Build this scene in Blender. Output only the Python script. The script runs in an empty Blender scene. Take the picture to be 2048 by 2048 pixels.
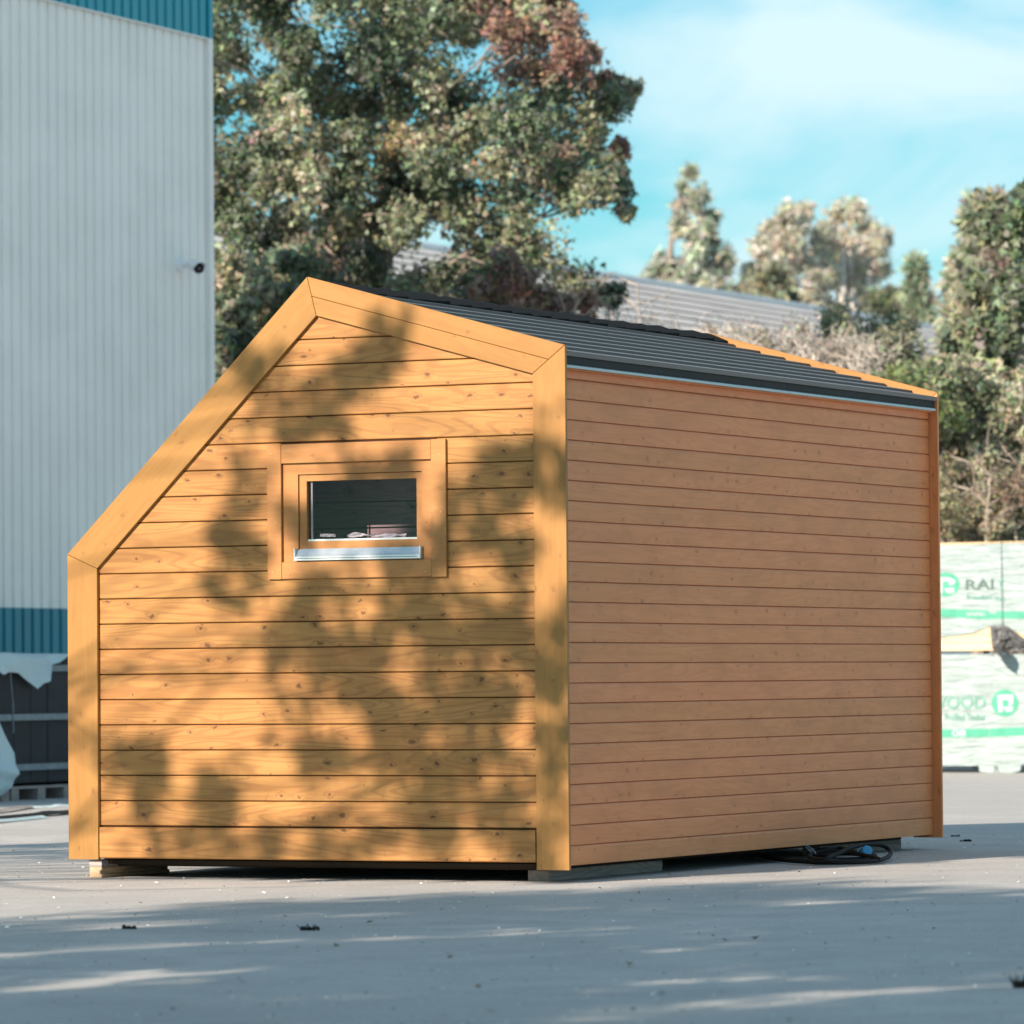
import bpy, bmesh, math, random
import numpy as np
from mathutils import Matrix, Vector

S = bpy.context.scene
COL = S.collection
R = math.radians

# ------------------------------------------------------------------ camera
F_PX, PITCH, ROLL, CAM_H = 10005.18, .0329, -.0083, 1.10      # solved from the photograph (2048 px frame)
cam_data = bpy.data.cameras.new('camera')
cam = bpy.data.objects.new('camera', cam_data); COL.objects.link(cam)
_c, _s = math.cos(PITCH), math.sin(PITCH)
_cr, _sr = math.cos(ROLL), math.sin(ROLL)
_r0, _u0, _f0 = Vector((1, 0, 0)), Vector((0, -_s, _c)), Vector((0, _c, _s))
_rt = _cr * _r0 + _sr * _u0
_up = -_sr * _r0 + _cr * _u0
cam.matrix_world = Matrix(((_rt.x, _up.x, -_f0.x, 0), (_rt.y, _up.y, -_f0.y, 0), (_rt.z, _up.z, -_f0.z, CAM_H), (0, 0, 0, 1)))
cam_data.sensor_width = 36
cam_data.lens = F_PX / 2048 * 36
cam_data.clip_start, cam_data.clip_end = .5, 3000
cam_data.dof.use_dof = True
cam_data.dof.focus_distance = 28.6
cam_data.dof.aperture_fstop = 4.2
S.camera = cam

# ------------------------------------------------------------------ sun, sky, exposure
SUN_AZ, SUN_EL = R(38), R(24)          # light travels towards (sin AZ, cos AZ) on the ground
SKY_TINT = (.29, .69, .79)
world = bpy.data.worlds.new('World'); S.world = world; world.use_nodes = True
def build_world():
    nt = world.node_tree; nt.nodes.clear(); L = nt.links.new
    N = nt.nodes.new
    sky = N('ShaderNodeTexSky'); sky.sky_type = 'NISHITA'; sky.sun_disc = False
    sky.sun_elevation = SUN_EL; sky.sun_rotation = SUN_AZ + math.pi
    sky.air_density = 1.2; sky.dust_density = .3; sky.ozone_density = 3.0
    tint = N('ShaderNodeMix'); tint.data_type = 'RGBA'; tint.blend_type = 'MULTIPLY'
    tint.inputs[0].default_value = 1; tint.inputs[7].default_value = (*SKY_TINT, 1)
    L(sky.outputs[0], tint.inputs[6])
    tc = N('ShaderNodeTexCoord'); mp = N('ShaderNodeMapping'); mp.inputs['Scale'].default_value = (9, 9, 26)
    mp.inputs['Location'].default_value = (1.3, 1.7, -.30)
    L(tc.outputs['Generated'], mp.inputs[0])
    n = N('ShaderNodeTexNoise'); n.inputs['Scale'].default_value = 1; n.inputs['Detail'].default_value = 7
    n.inputs['Roughness'].default_value = .5; n.inputs['Distortion'].default_value = .35
    L(mp.outputs[0], n.inputs['Vector'])
    rp = N('ShaderNodeMapRange'); rp.interpolation_type = 'SMOOTHSTEP'
    rp.inputs[1].default_value = .39; rp.inputs[2].default_value = .66
    L(n.outputs[0], rp.inputs[0])
    mix = N('ShaderNodeMix'); mix.data_type = 'RGBA'
    L(rp.outputs[0], mix.inputs[0]); L(tint.outputs[2], mix.inputs[6]); mix.inputs[7].default_value = (4.6, 6.0, 6.35, 1)
    bg = N('ShaderNodeBackground'); bg.inputs['Strength'].default_value = .092
    out = N('ShaderNodeOutputWorld')
    L(mix.outputs[2], bg.inputs[0]); L(bg.outputs[0], out.inputs[0])
build_world()
sun_data = bpy.data.lights.new('sun', 'SUN'); sun_data.energy = 5.0; sun_data.angle = R(.53)
sun_data.color = (1, .84, .68)
sun = bpy.data.objects.new('sun', sun_data); COL.objects.link(sun)
SUN_DIR = Vector((math.sin(SUN_AZ) * math.cos(SUN_EL), math.cos(SUN_AZ) * math.cos(SUN_EL), -math.sin(SUN_EL)))
sun.rotation_euler = SUN_DIR.to_track_quat('-Z', 'Y').to_euler()
S.view_settings.view_transform = 'Standard'; S.view_settings.look = 'None'
S.view_settings.exposure = .82; S.view_settings.gamma = 1
S.view_settings.use_curve_mapping = False
S.cycles.use_denoising = True
S.cycles.max_bounces = 8
S.cycles.transparent_max_bounces = 12

# ------------------------------------------------------------------ helpers
def ray(px, py):
    X, Y = (px - 1024) / F_PX, (1024 - py) / F_PX
    u, v = _cr * X - _sr * Y, _sr * X + _cr * Y
    r = Vector((u, _c - _s * v, _s + _c * v)); return r / r.y
def at(px, py, Y):
    r = ray(px, py) * Y; return Vector((r.x, r.y, r.z + CAM_H))
def gr(px, py):
    r = ray(px, py); r = r * (-CAM_H / r.z); return Vector((r.x, r.y, 0))

def tag(o, label=None, cat=None, group=None, kind=None):
    if label: o['label'] = label
    if cat: o['category'] = cat
    if group: o['group'] = group
    if kind: o['kind'] = kind
    return o
def empty(name, loc=(0, 0, 0), rz=0.0):
    o = bpy.data.objects.new(name, None); COL.objects.link(o)
    o.empty_display_size = .1; o.location = loc; o.rotation_euler = (0, 0, rz); return o
def link(name, me, mat=None, parent=None, loc=(0, 0, 0), rot=(0, 0, 0)):
    o = bpy.data.objects.new(name, me); COL.objects.link(o)
    if mat and not me.materials: me.materials.append(mat)
    o.parent = parent; o.location = loc; o.rotation_euler = rot; return o
def mesh(name, verts, faces, smooth=False):
    me = bpy.data.meshes.new(name); me.from_pydata([tuple(v) for v in verts], [], faces); me.update()
    if smooth: me.polygons.foreach_set('use_smooth', [True] * len(me.polygons))
    return me
class MB:
    def __init__(s): s.v = []; s.f = []
    def box(s, x0, x1, y0, y1, z0, z1):
        b = len(s.v); s.v += [(x0, y0, z0), (x1, y0, z0), (x1, y1, z0), (x0, y1, z0), (x0, y0, z1), (x1, y0, z1), (x1, y1, z1), (x0, y1, z1)]
        s.f += [tuple(b + i for i in q) for q in ((0, 3, 2, 1), (4, 5, 6, 7), (0, 1, 5, 4), (1, 2, 6, 5), (2, 3, 7, 6), (3, 0, 4, 7))]; return s
    def prism_xz(s, pts, y0, y1):            # polygon in (x,z), counter-clockwise seen from -y
        b = len(s.v); n = len(pts)
        s.v += [(p[0], y0, p[1]) for p in pts] + [(p[0], y1, p[1]) for p in pts]
        s.f.append(tuple(b + i for i in range(n))); s.f.append(tuple(b + n + i for i in reversed(range(n))))
        for i in range(n):
            j = (i + 1) % n; s.f.append((b + i, b + n + i, b + n + j, b + j))
        return s
    def prism_yz(s, pts, x0, x1):
        b = len(s.v); n = len(pts)
        s.v += [(x0, p[0], p[1]) for p in pts] + [(x1, p[0], p[1]) for p in pts]
        s.f.append(tuple(b + i for i in range(n))); s.f.append(tuple(b + n + i for i in reversed(range(n))))
        for i in range(n):
            j = (i + 1) % n; s.f.append((b + i, b + n + i, b + n + j, b + j))
        return s
    def tube(s, pts, rad, n=6, cap=True):
        pts = [Vector(p) for p in pts]
        rad = rad if isinstance(rad, (list, tuple)) else [rad] * len(pts)
        b = len(s.v); up = Vector((.13, .21, 1)).normalized()
        for i, p in enumerate(pts):
            t = (pts[min(i + 1, len(pts) - 1)] - pts[max(i - 1, 0)]).normalized()
            a = t.cross(up)
            if a.length < .05: a = t.cross(Vector((1, .2, 0)))
            a.normalize(); c = t.cross(a)
            for k in range(n):
                w = 2 * math.pi * k / n; s.v.append(tuple(p + (a * math.cos(w) + c * math.sin(w)) * rad[i]))
        for i in range(len(pts) - 1):
            for k in range(n):
                k2 = (k + 1) % n; q = b + i * n
                s.f.append((q + k, q + k2, q + n + k2, q + n + k))
        if cap:
            s.f.append(tuple(b + k for k in reversed(range(n)))); q = b + (len(pts) - 1) * n; s.f.append(tuple(q + k for k in range(n)))
        return s
    def grid(s, nu, nv, fn):
        b = len(s.v)
        for j in range(nv + 1):
            for i in range(nu + 1): s.v.append(tuple(fn(i / nu, j / nv)))
        for j in range(nv):
            for i in range(nu):
                q = b + j * (nu + 1) + i; s.f.append((q, q + 1, q + nu + 2, q + nu + 1))
        return s
    def me(s, name, smooth=False):
        m = mesh(name, s.v, s.f, smooth); bm = bmesh.new(); bm.from_mesh(m); bmesh.ops.recalc_face_normals(bm, faces=bm.faces); bm.to_mesh(m); bm.free(); return m
    def build(s, name, mat, parent=None, loc=(0, 0, 0), rot=(0, 0, 0), smooth=False):
        return link(name, s.me(name, smooth), mat, parent, loc, rot)
def bevel(o, w=.002, seg=1):
    bm = bmesh.new(); bm.from_mesh(o.data)
    bmesh.ops.bevel(bm, geom=[e for e in bm.edges if e.is_manifold and e.calc_face_angle(0) > .5], offset=w, segments=seg, affect='EDGES')
    bm.to_mesh(o.data); bm.free(); return o
def hash01(*a):
    return (math.sin(sum(v * k for v, k in zip(a, (12.9898, 78.233, 37.719, 4.581)))) * 43758.5453) % 1
def vnoise(x, y, z=0.0):
    xi, yi, zi = math.floor(x), math.floor(y), math.floor(z); fx, fy, fz = x - xi, y - yi, z - zi
    sx, sy, sz = fx * fx * (3 - 2 * fx), fy * fy * (3 - 2 * fy), fz * fz * (3 - 2 * fz); r = 0
    for i in (0, 1):
        for j in (0, 1):
            for k in (0, 1):
                r += hash01(xi + i, yi + j, zi + k) * (sx if i else 1 - sx) * (sy if j else 1 - sy) * (sz if k else 1 - sz)
    return r * 2 - 1

# ------------------------------------------------------------------ materials
class NT:
    def __init__(s, name):
        s.m = bpy.data.materials.new(name); s.m.use_nodes = True; s.t = s.m.node_tree; s.t.nodes.clear()
        s.out = s.t.nodes.new('ShaderNodeOutputMaterial'); s.b = s.t.nodes.new('ShaderNodeBsdfPrincipled'); s.L(s.b.outputs[0], s.out.inputs[0])
    def L(s, a, b): s.t.links.new(a, b)
    def n(s, t, **kw):
        o = s.t.nodes.new('ShaderNode' + t)
        for k, v in kw.items():
            if k.startswith('i_'):
                key = k[2:]; o.inputs[int(key) if key.isdigit() else key].default_value = v
            else: setattr(o, k, v)
        return o
    def put(s, sock, v):
        if hasattr(v, 'links') or hasattr(v, 'is_linked'): s.L(v, sock)
        else: sock.default_value = v
    def math(s, op, a, b=0.0, c=None, clamp=False):
        o = s.n('Math', operation=op, use_clamp=clamp); s.put(o.inputs[0], a); s.put(o.inputs[1], b)
        if c is not None: s.put(o.inputs[2], c)
        return o.outputs[0]
    def mix(s, f, a, b, mode='MIX'):
        o = s.n('Mix', data_type='RGBA', blend_type=mode); s.put(o.inputs[0], f)
        for k, v in ((6, a), (7, b)):
            if isinstance(v, (tuple, list)): o.inputs[k].default_value = (*v[:3], 1)
            else: s.L(v, o.inputs[k])
        return o.outputs[2]
    def ramp(s, x, lo, hi, a=0.0, b=1.0):
        o = s.n('MapRange', interpolation_type='SMOOTHSTEP'); s.put(o.inputs[0], x)
        for i, v in zip((1, 2, 3, 4), (lo, hi, a, b)): o.inputs[i].default_value = v
        return o.outputs[0]
    def noise(s, vec, scale=1.0, detail=3.0, rough=.5, dist=0.0, dim='3D'):
        o = s.n('TexNoise', noise_dimensions=dim); s.L(vec, o.inputs['Vector'])
        for k, v in (('Scale', scale), ('Detail', detail), ('Roughness', rough), ('Distortion', dist)): o.inputs[k].default_value = v
        return o.outputs[0]
    def mapv(s, vec, scale):
        o = s.n('Mapping'); s.L(vec, o.inputs[0]); o.inputs['Scale'].default_value = scale; return o.outputs[0]
    def objv(s, rnd=True):
        tc = s.n('TexCoord')
        if not rnd: return tc.outputs['Object']
        oi = s.n('ObjectInfo'); v = s.n('Vector' + 'Math', operation='MULTIPLY_ADD')
        c = s.n('CombineXYZ')
        for i in range(3): s.L(oi.outputs['Random'], c.inputs[i])
        s.L(c.outputs[0], v.inputs[0]); v.inputs[1].default_value = (71.3, 43.7, 29.1); s.L(tc.outputs['Object'], v.inputs[2])
        return v.outputs[0]
    def bump(s, h, strength=.3, dist=.005):
        o = s.n('Bump'); o.inputs['Strength'].default_value = strength; o.inputs['Distance'].default_value = dist; s.L(h, o.inputs['Height']); s.L(o.outputs[0], s.b.inputs['Normal'])
    def col(s, v):
        if isinstance(v, (tuple, list)): s.b.inputs['Base Color'].default_value = (*v[:3], 1)
        else: s.L(v, s.b.inputs['Base Color'])
    def set(s, **kw):
        for k, v in kw.items(): s.put(s.b.inputs[k.replace('_', ' ')], v)

def wood(name, light, base, dark, knot=1.0, line=1.0, rough=.5, tone=.12, spec=.35):
    m = NT(name); v = m.objv()
    sp = m.n('SeparateXYZ'); m.L(v, sp.inputs[0])
    # knots in the plane of the board
    kv = m.n('CombineXYZ'); wob = m.noise(m.mapv(v, (26, 26, 40)), 1, 3, .6); wob2 = m.noise(m.mapv(v, (31, 22, 36)), 1, 3, .6)
    m.L(m.math('MULTIPLY_ADD', wob, .30, m.math('MULTIPLY', sp.outputs[0], 5.6)), kv.inputs[0]); m.L(m.math('MULTIPLY_ADD', wob2, .34, m.math('MULTIPLY', sp.outputs[2], 9.0)), kv.inputs[1])
    vo = m.n('TexVoronoi', voronoi_dimensions='2D', feature='F1'); m.L(kv.outputs[0], vo.inputs['Vector']); vo.inputs['Scale'].default_value = 1
    csep = m.n('SeparateColor'); m.L(vo.outputs['Color'], csep.inputs[0])
    kr = m.math('MULTIPLY_ADD', m.math('POWER', csep.outputs[1], 2.0), .095, .028)                      # knot radius differs from knot to knot
    on = m.ramp(csep.outputs[0], .38, .42)
    kd = m.math('DIVIDE', vo.outputs['Distance'], kr)
    kcore = m.math('MULTIPLY', m.ramp(kd, .55, 1.05, 1, 0), on)
    khalo = m.math('MULTIPLY', m.ramp(kd, .8, 3.2, 1, 0), on)
    n1 = m.noise(m.mapv(v, (1.6, 9, 26)), 1, 4, .55)
    n2 = m.noise(m.mapv(v, (.55, 3, 5.2)), 1, 2, .45, .3)
    ph = m.math('MULTIPLY_ADD', khalo, .045, n2)
    lines = m.math('SINE', m.math('MULTIPLY', ph, 105.0))
    lines = m.ramp(lines, .1, 1.0)
    fibre = m.noise(m.mapv(v, (5, 30, 160)), 1, 2, .6)
    c = m.mix(m.ramp(n1, .3, .7), light, base)
    c = m.mix(m.math('MULTIPLY', lines, .30 * line), c, dark)
    c = m.mix(m.math('MULTIPLY', m.ramp(fibre, .45, .8), .22 * line), c, dark)
    c = m.mix(m.math('MULTIPLY', khalo, .22 * knot), c, dark)
    fl = m.noise(m.mapv(v, (34, 8, 13)), 1, 3, .65, .8)                          # small feathery flecks across the grain
    c = m.mix(m.math('MULTIPLY', m.ramp(fl, .64, .76), .40 * knot), c, dark)
    cl_ = m.noise(m.mapv(v, (2.2, 3, 4)), 1, 3, .6)                              # uneven take-up of the stain
    c = m.mix(m.math('MULTIPLY', m.ramp(cl_, .42, .72), .28), c, tuple(x * .62 for x in base))
    c = m.mix(m.math('MULTIPLY', kcore, .72 * knot), c, tuple(x * .45 for x in dark))
    oi = m.n('ObjectInfo')
    hs = m.n('HueSaturation'); m.L(c, hs.inputs['Color'])
    m.L(m.math('MULTIPLY_ADD', oi.outputs['Random'], tone * 2, 1 - tone), hs.inputs['Value'])
    m.L(m.math('MULTIPLY_ADD', oi.outputs['Random'], -.006, .503), hs.inputs['Hue'])
    m.col(hs.outputs[0]); m.set(Roughness=m.math('MULTIPLY_ADD', fibre, .2, rough - .1), Specular_IOR_Level=spec)
    h = m.math('ADD', m.math('MULTIPLY', fibre, .5), m.math('MULTIPLY', kcore, -.6))
    m.bump(h, .25, .002)
    return m.m
def plain(name, colr, rough=.6, var=.1, scale=8, metal=0.0, spec=.4, bump=0.0, bscale=40):
    m = NT(name); v = m.objv()
    n = m.noise(v, scale, 4, .6)
    m.col(m.mix(m.ramp(n, .3, .7), tuple(c * (1 - var) for c in colr), tuple(min(1, c * (1 + var)) for c in colr)))
    m.set(Roughness=m.math('MULTIPLY_ADD', n, .25, rough - .12), Metallic=metal, Specular_IOR_Level=spec)
    if bump: m.bump(m.noise(v, bscale, 3, .6), bump, .01)
    return m.m

W_FRONT = wood('stained_pine', (.425, .214, .063), (.372, .168, .045), (.13, .047, .014), 1.0, 1.0, tone=.09)
W_FRAME = wood('stained_fascia', (.350, .178, .046), (.322, .155, .037), (.19, .080, .020), .45, .35, tone=.05)
W_SIDE_SHADE = wood('stained_side_shade', (.70, .265, .102), (.65, .236, .086), (.38, .122, .042), .5, .45, tone=.05)  # the front's stain, its redder look in shade put into the colour
W_WIN = wood('stained_window', (.42, .200, .064), (.385, .170, .052), (.20, .085, .026), .35, .3, tone=.04)
W_GROOVE = plain('groove_stain', (.055, .020, .007), .8)
W_DARK = plain('dark_core', (.035, .022, .014), .9)
W_RAW = wood('raw_timber', (.62, .45, .30), (.56, .38, .24), (.34, .20, .11), .6, .6)
W_GREY = wood('weathered_timber', (.36, .32, .30), (.27, .235, .22), (.10, .085, .08), .5, 1.0, rough=.8)
W_INNER = wood('inner_panel', (.55, .43, .45), (.47, .355, .38), (.06, .04, .044), 1.4, .9)
M_FLASH = plain('graphite_metal', (.020, .020, .021), .62, .12, 3, 0, .22)
M_DRIP = plain('galvanised_edge', (.38, .42, .46), .35, .06, 6, .6)
M_SHINGLE = None
M_ALU = plain('aluminium_sill', (.62, .66, .69), .32, .05, 10, .75)
M_BLACK = plain('black_rubber', (.010, .010, .011), .7, .2, 30, spec=.2)
M_BLUE = plain('blue_plug', (.05, .30, .55), .4, .08, 20)
M_WHITE = plain('white_plastic', (.84, .85, .86), .4, .03, 20)

def mat_shingle():
    m = NT('bitumen_shingle'); v = m.objv()
    g = m.noise(v, 220, 2, .7); b = m.noise(m.mapv(v, (2, 6, 6)), 1, 3)
    c = m.mix(m.ramp(g, .35, .7), (.085, .087, .09), (.185, .187, .19)); c = m.mix(m.math('MULTIPLY', b, .5), c, (.12, .122, .125))
    m.col(c); m.set(Roughness=.5, Specular_IOR_Level=.5); m.bump(g, .2, .002); return m.m
M_SHINGLE = mat_shingle()
def mat_cap():
    return plain('ridge_felt', (.007, .007, .008), .85, .25, 40, spec=.15, bump=.4, bscale=120)
M_CAP = mat_cap()

def mat_ground():
    m = NT('yard_concrete'); tc = m.n('TexCoord'); v = tc.outputs['Object']
    big = m.noise(v, .35, 5, .6); mid = m.noise(v, 2.2, 5, .65, .4); fine = m.noise(m.mapv(v, (1, .6, 1)), 30, 5, .75); grit = m.noise(v, 120, 3, .7)
    c = m.mix(m.ramp(big, .3, .7), (.41, .402, .394), (.52, .504, .490))
    c = m.mix(m.ramp(mid, .35, .75), c, (.40, .390, .382))
    c = m.mix(m.math('MULTIPLY', m.ramp(fine, .45, .75), .6), c, (.64, .615, .60))
    c = m.mix(m.math('MULTIPLY', m.ramp(grit, .50, .72), .85), c, (.22, .205, .195))
    # a few oily patches and tyre marks with their own outline
    st = m.noise(m.mapv(v, (.9, 2.6, 1)), .55, 5, .7, .8)
    c = m.mix(m.math('MULTIPLY', m.ramp(st, .56, .72), .45), c, (.26, .25, .243))
    m.col(c); m.set(Roughness=m.ramp(mid, .2, .8, .78, .95), Specular_IOR_Level=.3)
    m.bump(m.math('ADD', m.math('MULTIPLY', fine, .7), m.math('MULTIPLY', grit, .5)), .8, .008); return m.m

def leaf_mat(name, trans=.35, rough=.5):
    m = NT(name); at_ = m.n('Attribute', attribute_name='tint')
    v = m.objv(False); n = m.noise(v, 9, 2)
    c = m.mix(m.math('MULTIPLY', n, .25), at_.outputs['Color'], (.05, .06, .02))
    m.col(c); m.set(Roughness=rough, Specular_IOR_Level=.55)
    tr = m.n('BsdfTranslucent'); m.L(c, tr.inputs[0]); mx = m.n('MixShader'); mx.inputs[0].default_value = trans
    m.L(m.b.outputs[0], mx.inputs[1]); m.L(tr.outputs[0], mx.inputs[2]); m.L(mx.outputs[0], m.out.inputs[0]); return m.m
M_LEAF = leaf_mat('leaf')
M_NEEDLE = leaf_mat('needle', .15, .6)
M_BARK = plain('bark', (.27, .22, .19), .9, .35, 14, bump=.6, bscale=30)
M_BIRCH = plain('birch_bark', (.55, .53, .50), .8, .3, 9)
M_TWIG = plain('dry_twig', (.36, .31, .27), .9, .25, 20)
#@@GROUND
# ------------------------------------------------------------------ ground
g = MB(); g.v = [(-700, -300, 0), (700, -300, 0), (700, 1500, 0), (-700, 1500, 0)]; g.f = [(0, 1, 2, 3)]
tag(g.build('yard_ground', mat_ground()), kind='structure')

#@@CABIN
# ------------------------------------------------------------------ cabin
TH = .4614
CX, CY = .2888, 26.5569
W_, L_ = 3.1013, 5.385
cabin = empty('timber_cabin', (CX, CY, .062), -TH)
tag(cabin, 'small orange-stained timber cabin with asymmetric gable, side window and dark shingle roof', 'cabin')
Z0 = -.062                                    # parts are given in metres above the ground
def cpart(name, mb, mat, loc=(0, 0, 0), rot=(0, 0, 0), parent=None, smooth=False):
    return mb.build(name, mat, parent or cabin, (loc[0], loc[1], loc[2] + (0 if parent else Z0)), rot, smooth)
FT = .024                                     # fascia thickness
OUT = [(-W_, .1015), (0, .070), (0, 2.862), (-1.5608, 3.293), (-W_, 1.803)]       # gable outline (x, z)
def line_off(p, q, w):
    dx, dz = q[0] - p[0], q[1] - p[1]; l = math.hypot(dx, dz); nx, nz = -dz / l, dx / l
    return (p[0] + nx * w, p[1] + nz * w), (q[0] + nx * w, q[1] + nz * w)
def isect(a, b, c, d):
    r = (b[0] - a[0], b[1] - a[1]); s = (d[0] - c[0], d[1] - c[1]); den = r[0] * s[1] - r[1] * s[0]
    t = ((c[0] - a[0]) * s[1] - (c[1] - a[1]) * s[0]) / den; return (a[0] + r[0] * t, a[1] + r[1] * t)
def ring(wp):
    """four edges right post, right rafter, left rafter, left post -> inset polygon corners"""
    edges = [(OUT[1], OUT[2]), (OUT[2], OUT[3]), (OUT[3], OUT[4]), (OUT[4], OUT[0])]
    off = [line_off(a, b, wp) for a, b in edges]
    return [(-wp, OUT[1][1]), isect(*off[0], *off[1]), isect(*off[1], *off[2]), isect(*off[2], *off[3]), (-W_ + wp, OUT[0][1])]
IN = ring(.195); MID = ring(.098)
def shrink(poly, w=.0012):
    cx = sum(p[0] for p in poly) / len(poly); cz = sum(p[1] for p in poly) / len(poly); n = len(poly); res = []
    for i in range(n):
        a, b, c = poly[i - 1], poly[i], poly[(i + 1) % n]
        res.append(isect(*line_off(a, b, w), *line_off(b, c, w)))
    return res
def fascia(name, poly, ang, y0, y1, mat=W_FRAME, w=.0012):
    """a board whose grain (local x) runs at `ang` in the x,z plane"""
    area = sum(poly[i][0] * poly[(i + 1) % len(poly)][1] - poly[(i + 1) % len(poly)][0] * poly[i][1] for i in range(len(poly)))
    if area < 0: poly = poly[::-1]
    poly = shrink(poly, w); o = poly[0]; ca, sa = math.cos(ang), math.sin(ang)
    loc = [((p[0] - o[0]) * ca + (p[1] - o[1]) * sa, -(p[0] - o[0]) * sa + (p[1] - o[1]) * ca) for p in poly]
    ob = cpart(name, MB().prism_xz(loc, y0, y1), mat, (o[0], 0, o[1]), (0, -ang, 0))
    return bevel(ob, .0015)
aR = math.atan2(OUT[3][1] - OUT[2][1], OUT[3][0] - OUT[2][0]); aL = math.atan2(OUT[3][1] - OUT[4][1], OUT[3][0] - OUT[4][0])
for y0 in (0, L_ - FT):
    fascia('corner_post', [OUT[1], OUT[2], IN[1], IN[0]], math.pi / 2, y0, y0 + FT, W_FRAME if y0 == 0 else W_SIDE_SHADE)  # rear post: frame stain in shade, imitated by the redder side colour
    fascia('rafter_board', [OUT[2], OUT[3], MID[2], MID[1]], aR - math.pi, y0, y0 + FT)
    fascia('rafter_board', [MID[1], MID[2], IN[2], IN[1]], aR - math.pi, y0 + .0004, y0 + FT)
    fascia('rafter_board', [OUT[3], OUT[4], IN[3], IN[2]], aL, y0, y0 + FT)
    fascia('corner_post', [OUT[4], OUT[0], IN[4], IN[3]], math.pi / 2, y0, y0 + FT)

# window rectangle (local x, z on the boarding)
WX0, WX1, WZ0, WZ1 = -1.735, -.812, 1.735, 2.275          # inside of the trim
# front cladding boards
def gable_range(z0, z1, m=.02):
    xl = -W_ + m; xr = -.05
    for z in (z0, z1):
        if z > OUT[4][1]: xl = max(xl, OUT[4][0] + (z - OUT[4][1]) / (OUT[3][1] - OUT[4][1]) * (OUT[3][0] - OUT[4][0]) + .035)
        if z > OUT[2][1]: xr = min(xr, -(z - OUT[2][1]) / (OUT[3][1] - OUT[2][1]) * 1.5608 - .09)
    return xl, xr
def board_profile(h, t, ch):                              # (y,z) section, face at y=0
    return [(0, ch), (ch, 0), (t, 0), (t, h), (ch, h), (0, h - ch)]
BT = .020
GAP = .0055
k = 0
zline = 1.690 + .14 * 12
rows = []
for k in range(-11, 11):
    zt, zb = 1.690 - .14 * k, 1.690 - .14 * (k + 1)
    if k < 10: rows.append((zb + GAP / 2, zt - GAP / 2))
for zb, zt in rows:
    top = min(zt, 3.19)
    if top - zb < .03: continue
    xl, xr = gable_range(zb, top)
    if xr - xl < .06: continue
    spans = [(xl, xr)]
    if zt > WZ0 - .03 and zb < WZ1 + .03: spans = [(xl, WX0 - .03), (WX1 + .03, xr)]
    for a, b in spans:
        ob = cpart('board', MB().prism_yz(board_profile(top - zb, BT, .0035), 0, b - a), W_FRONT, (a, FT + .001, zb))
ob = cpart('plinth_board', MB().prism_yz(board_profile(.172, .026, .006), 0, W_ - 2 * .197 - .008), W_FRONT, (-W_ + .201, -.001 + .002, .111))
# core of the front wall, around the window
core_y0, core_y1 = FT + .013, FT + BT + .11
def core_piece(pts): return cpart('wall_core', MB().prism_xz(pts, core_y0, core_y1), W_GROOVE)
zc = .15; sl = (OUT[3][1] - OUT[4][1]) / (OUT[3][0] - OUT[4][0])
xs = lambda z: OUT[4][0] + (z - OUT[4][1]) / sl
core_piece([(-W_ + .05, zc), (-.075, zc), (-.075, WZ0 - .01), (-W_ + .05, WZ0 - .01)])
core_piece([(-W_ + .05, WZ0 - .0099), (WX0 - .01, WZ0 - .0099), (WX0 - .01, WZ1 + .01), (xs(WZ1 + .01) + .08, WZ1 + .01), (-W_ + .05, 1.80)])
core_piece([(WX1 + .01, WZ0 - .0099), (-.075, WZ0 - .0099), (-.075, WZ1 + .01), (WX1 + .01, WZ1 + .01)])
core_piece([(xs(WZ1) + .08, WZ1 + .0101), (-.075, WZ1 + .0101), (-.075, 2.77), (-1.5608, 3.18), (xs(2.8) + .08, 2.8)])
# right wall: core and boards
SX = -.06
cpart('side_core', MB().box(SX - .13, SX - .0075, core_y1 + .001, L_ - .06, .10, 2.76), plain('stained_groove', (.30, .095, .034), .7))
side_me = None
SP = .1084
for k in range(0, 25):
    zb = 2.690 - SP * (k + 1) + .0016; h = SP - .0032
    if zb < .07: break
    if side_me is None:
        side_me = MB().prism_yz([(0, .001), (.0045, 0), (.02, 0), (.02, h), (.008, h), (.0035, h - .003), (0, h - .014)], 0, L_ - 2 * FT - .012).me('side_board')
    link('side_board', side_me, W_SIDE_SHADE, cabin, (SX, FT + .006, zb + Z0), (0, 0, math.pi / 2))
cpart('side_board', MB().prism_yz([(0, .001), (.0045, 0), (.02, 0), (.02, .05), (0, .05)], 0, L_ - 2 * FT - .012), W_SIDE_SHADE, (SX, FT + .006, 2.694), (0, 0, math.pi / 2))
# left low wall, steep left roof slope, rear wall, floor
cpart('left_wall', MB().box(-W_ + .05, -W_ + .12, core_y1 + .001, L_ - .06, .12, 1.72), W_FRONT)
cpart('steep_roof', MB().prism_xz([(-W_ + .02, 1.75), (-W_ + .10, 1.72), (-1.56, 3.14), (-1.5608, 3.235)], FT + .004, L_ - FT - .004), M_SHINGLE)
cpart('rear_wall', MB().prism_xz([(-W_ + .13, .15), (-.20, .15), (-.20, 2.66), (-1.5608, 3.08), (-W_ + .13, 1.70)], L_ - .058, L_ - .026), W_FRONT)
cpart('floor_frame', MB().box(-2.90, -.245, .20, L_ - .10, .062, .0995), W_DARK)
cpart('sill_beam', MB().box(-2.985, -2.905, .03, L_ - .1, .062, .0985), W_GREY)
cpart('sill_beam', MB().box(-2.90, -.25, .10, .17, .075, .0995), W_DARK)
cpart('floor_deck', MB().box(-W_ + .13, -.20, .17, L_ - .065, .1, .149), W_DARK)

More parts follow.
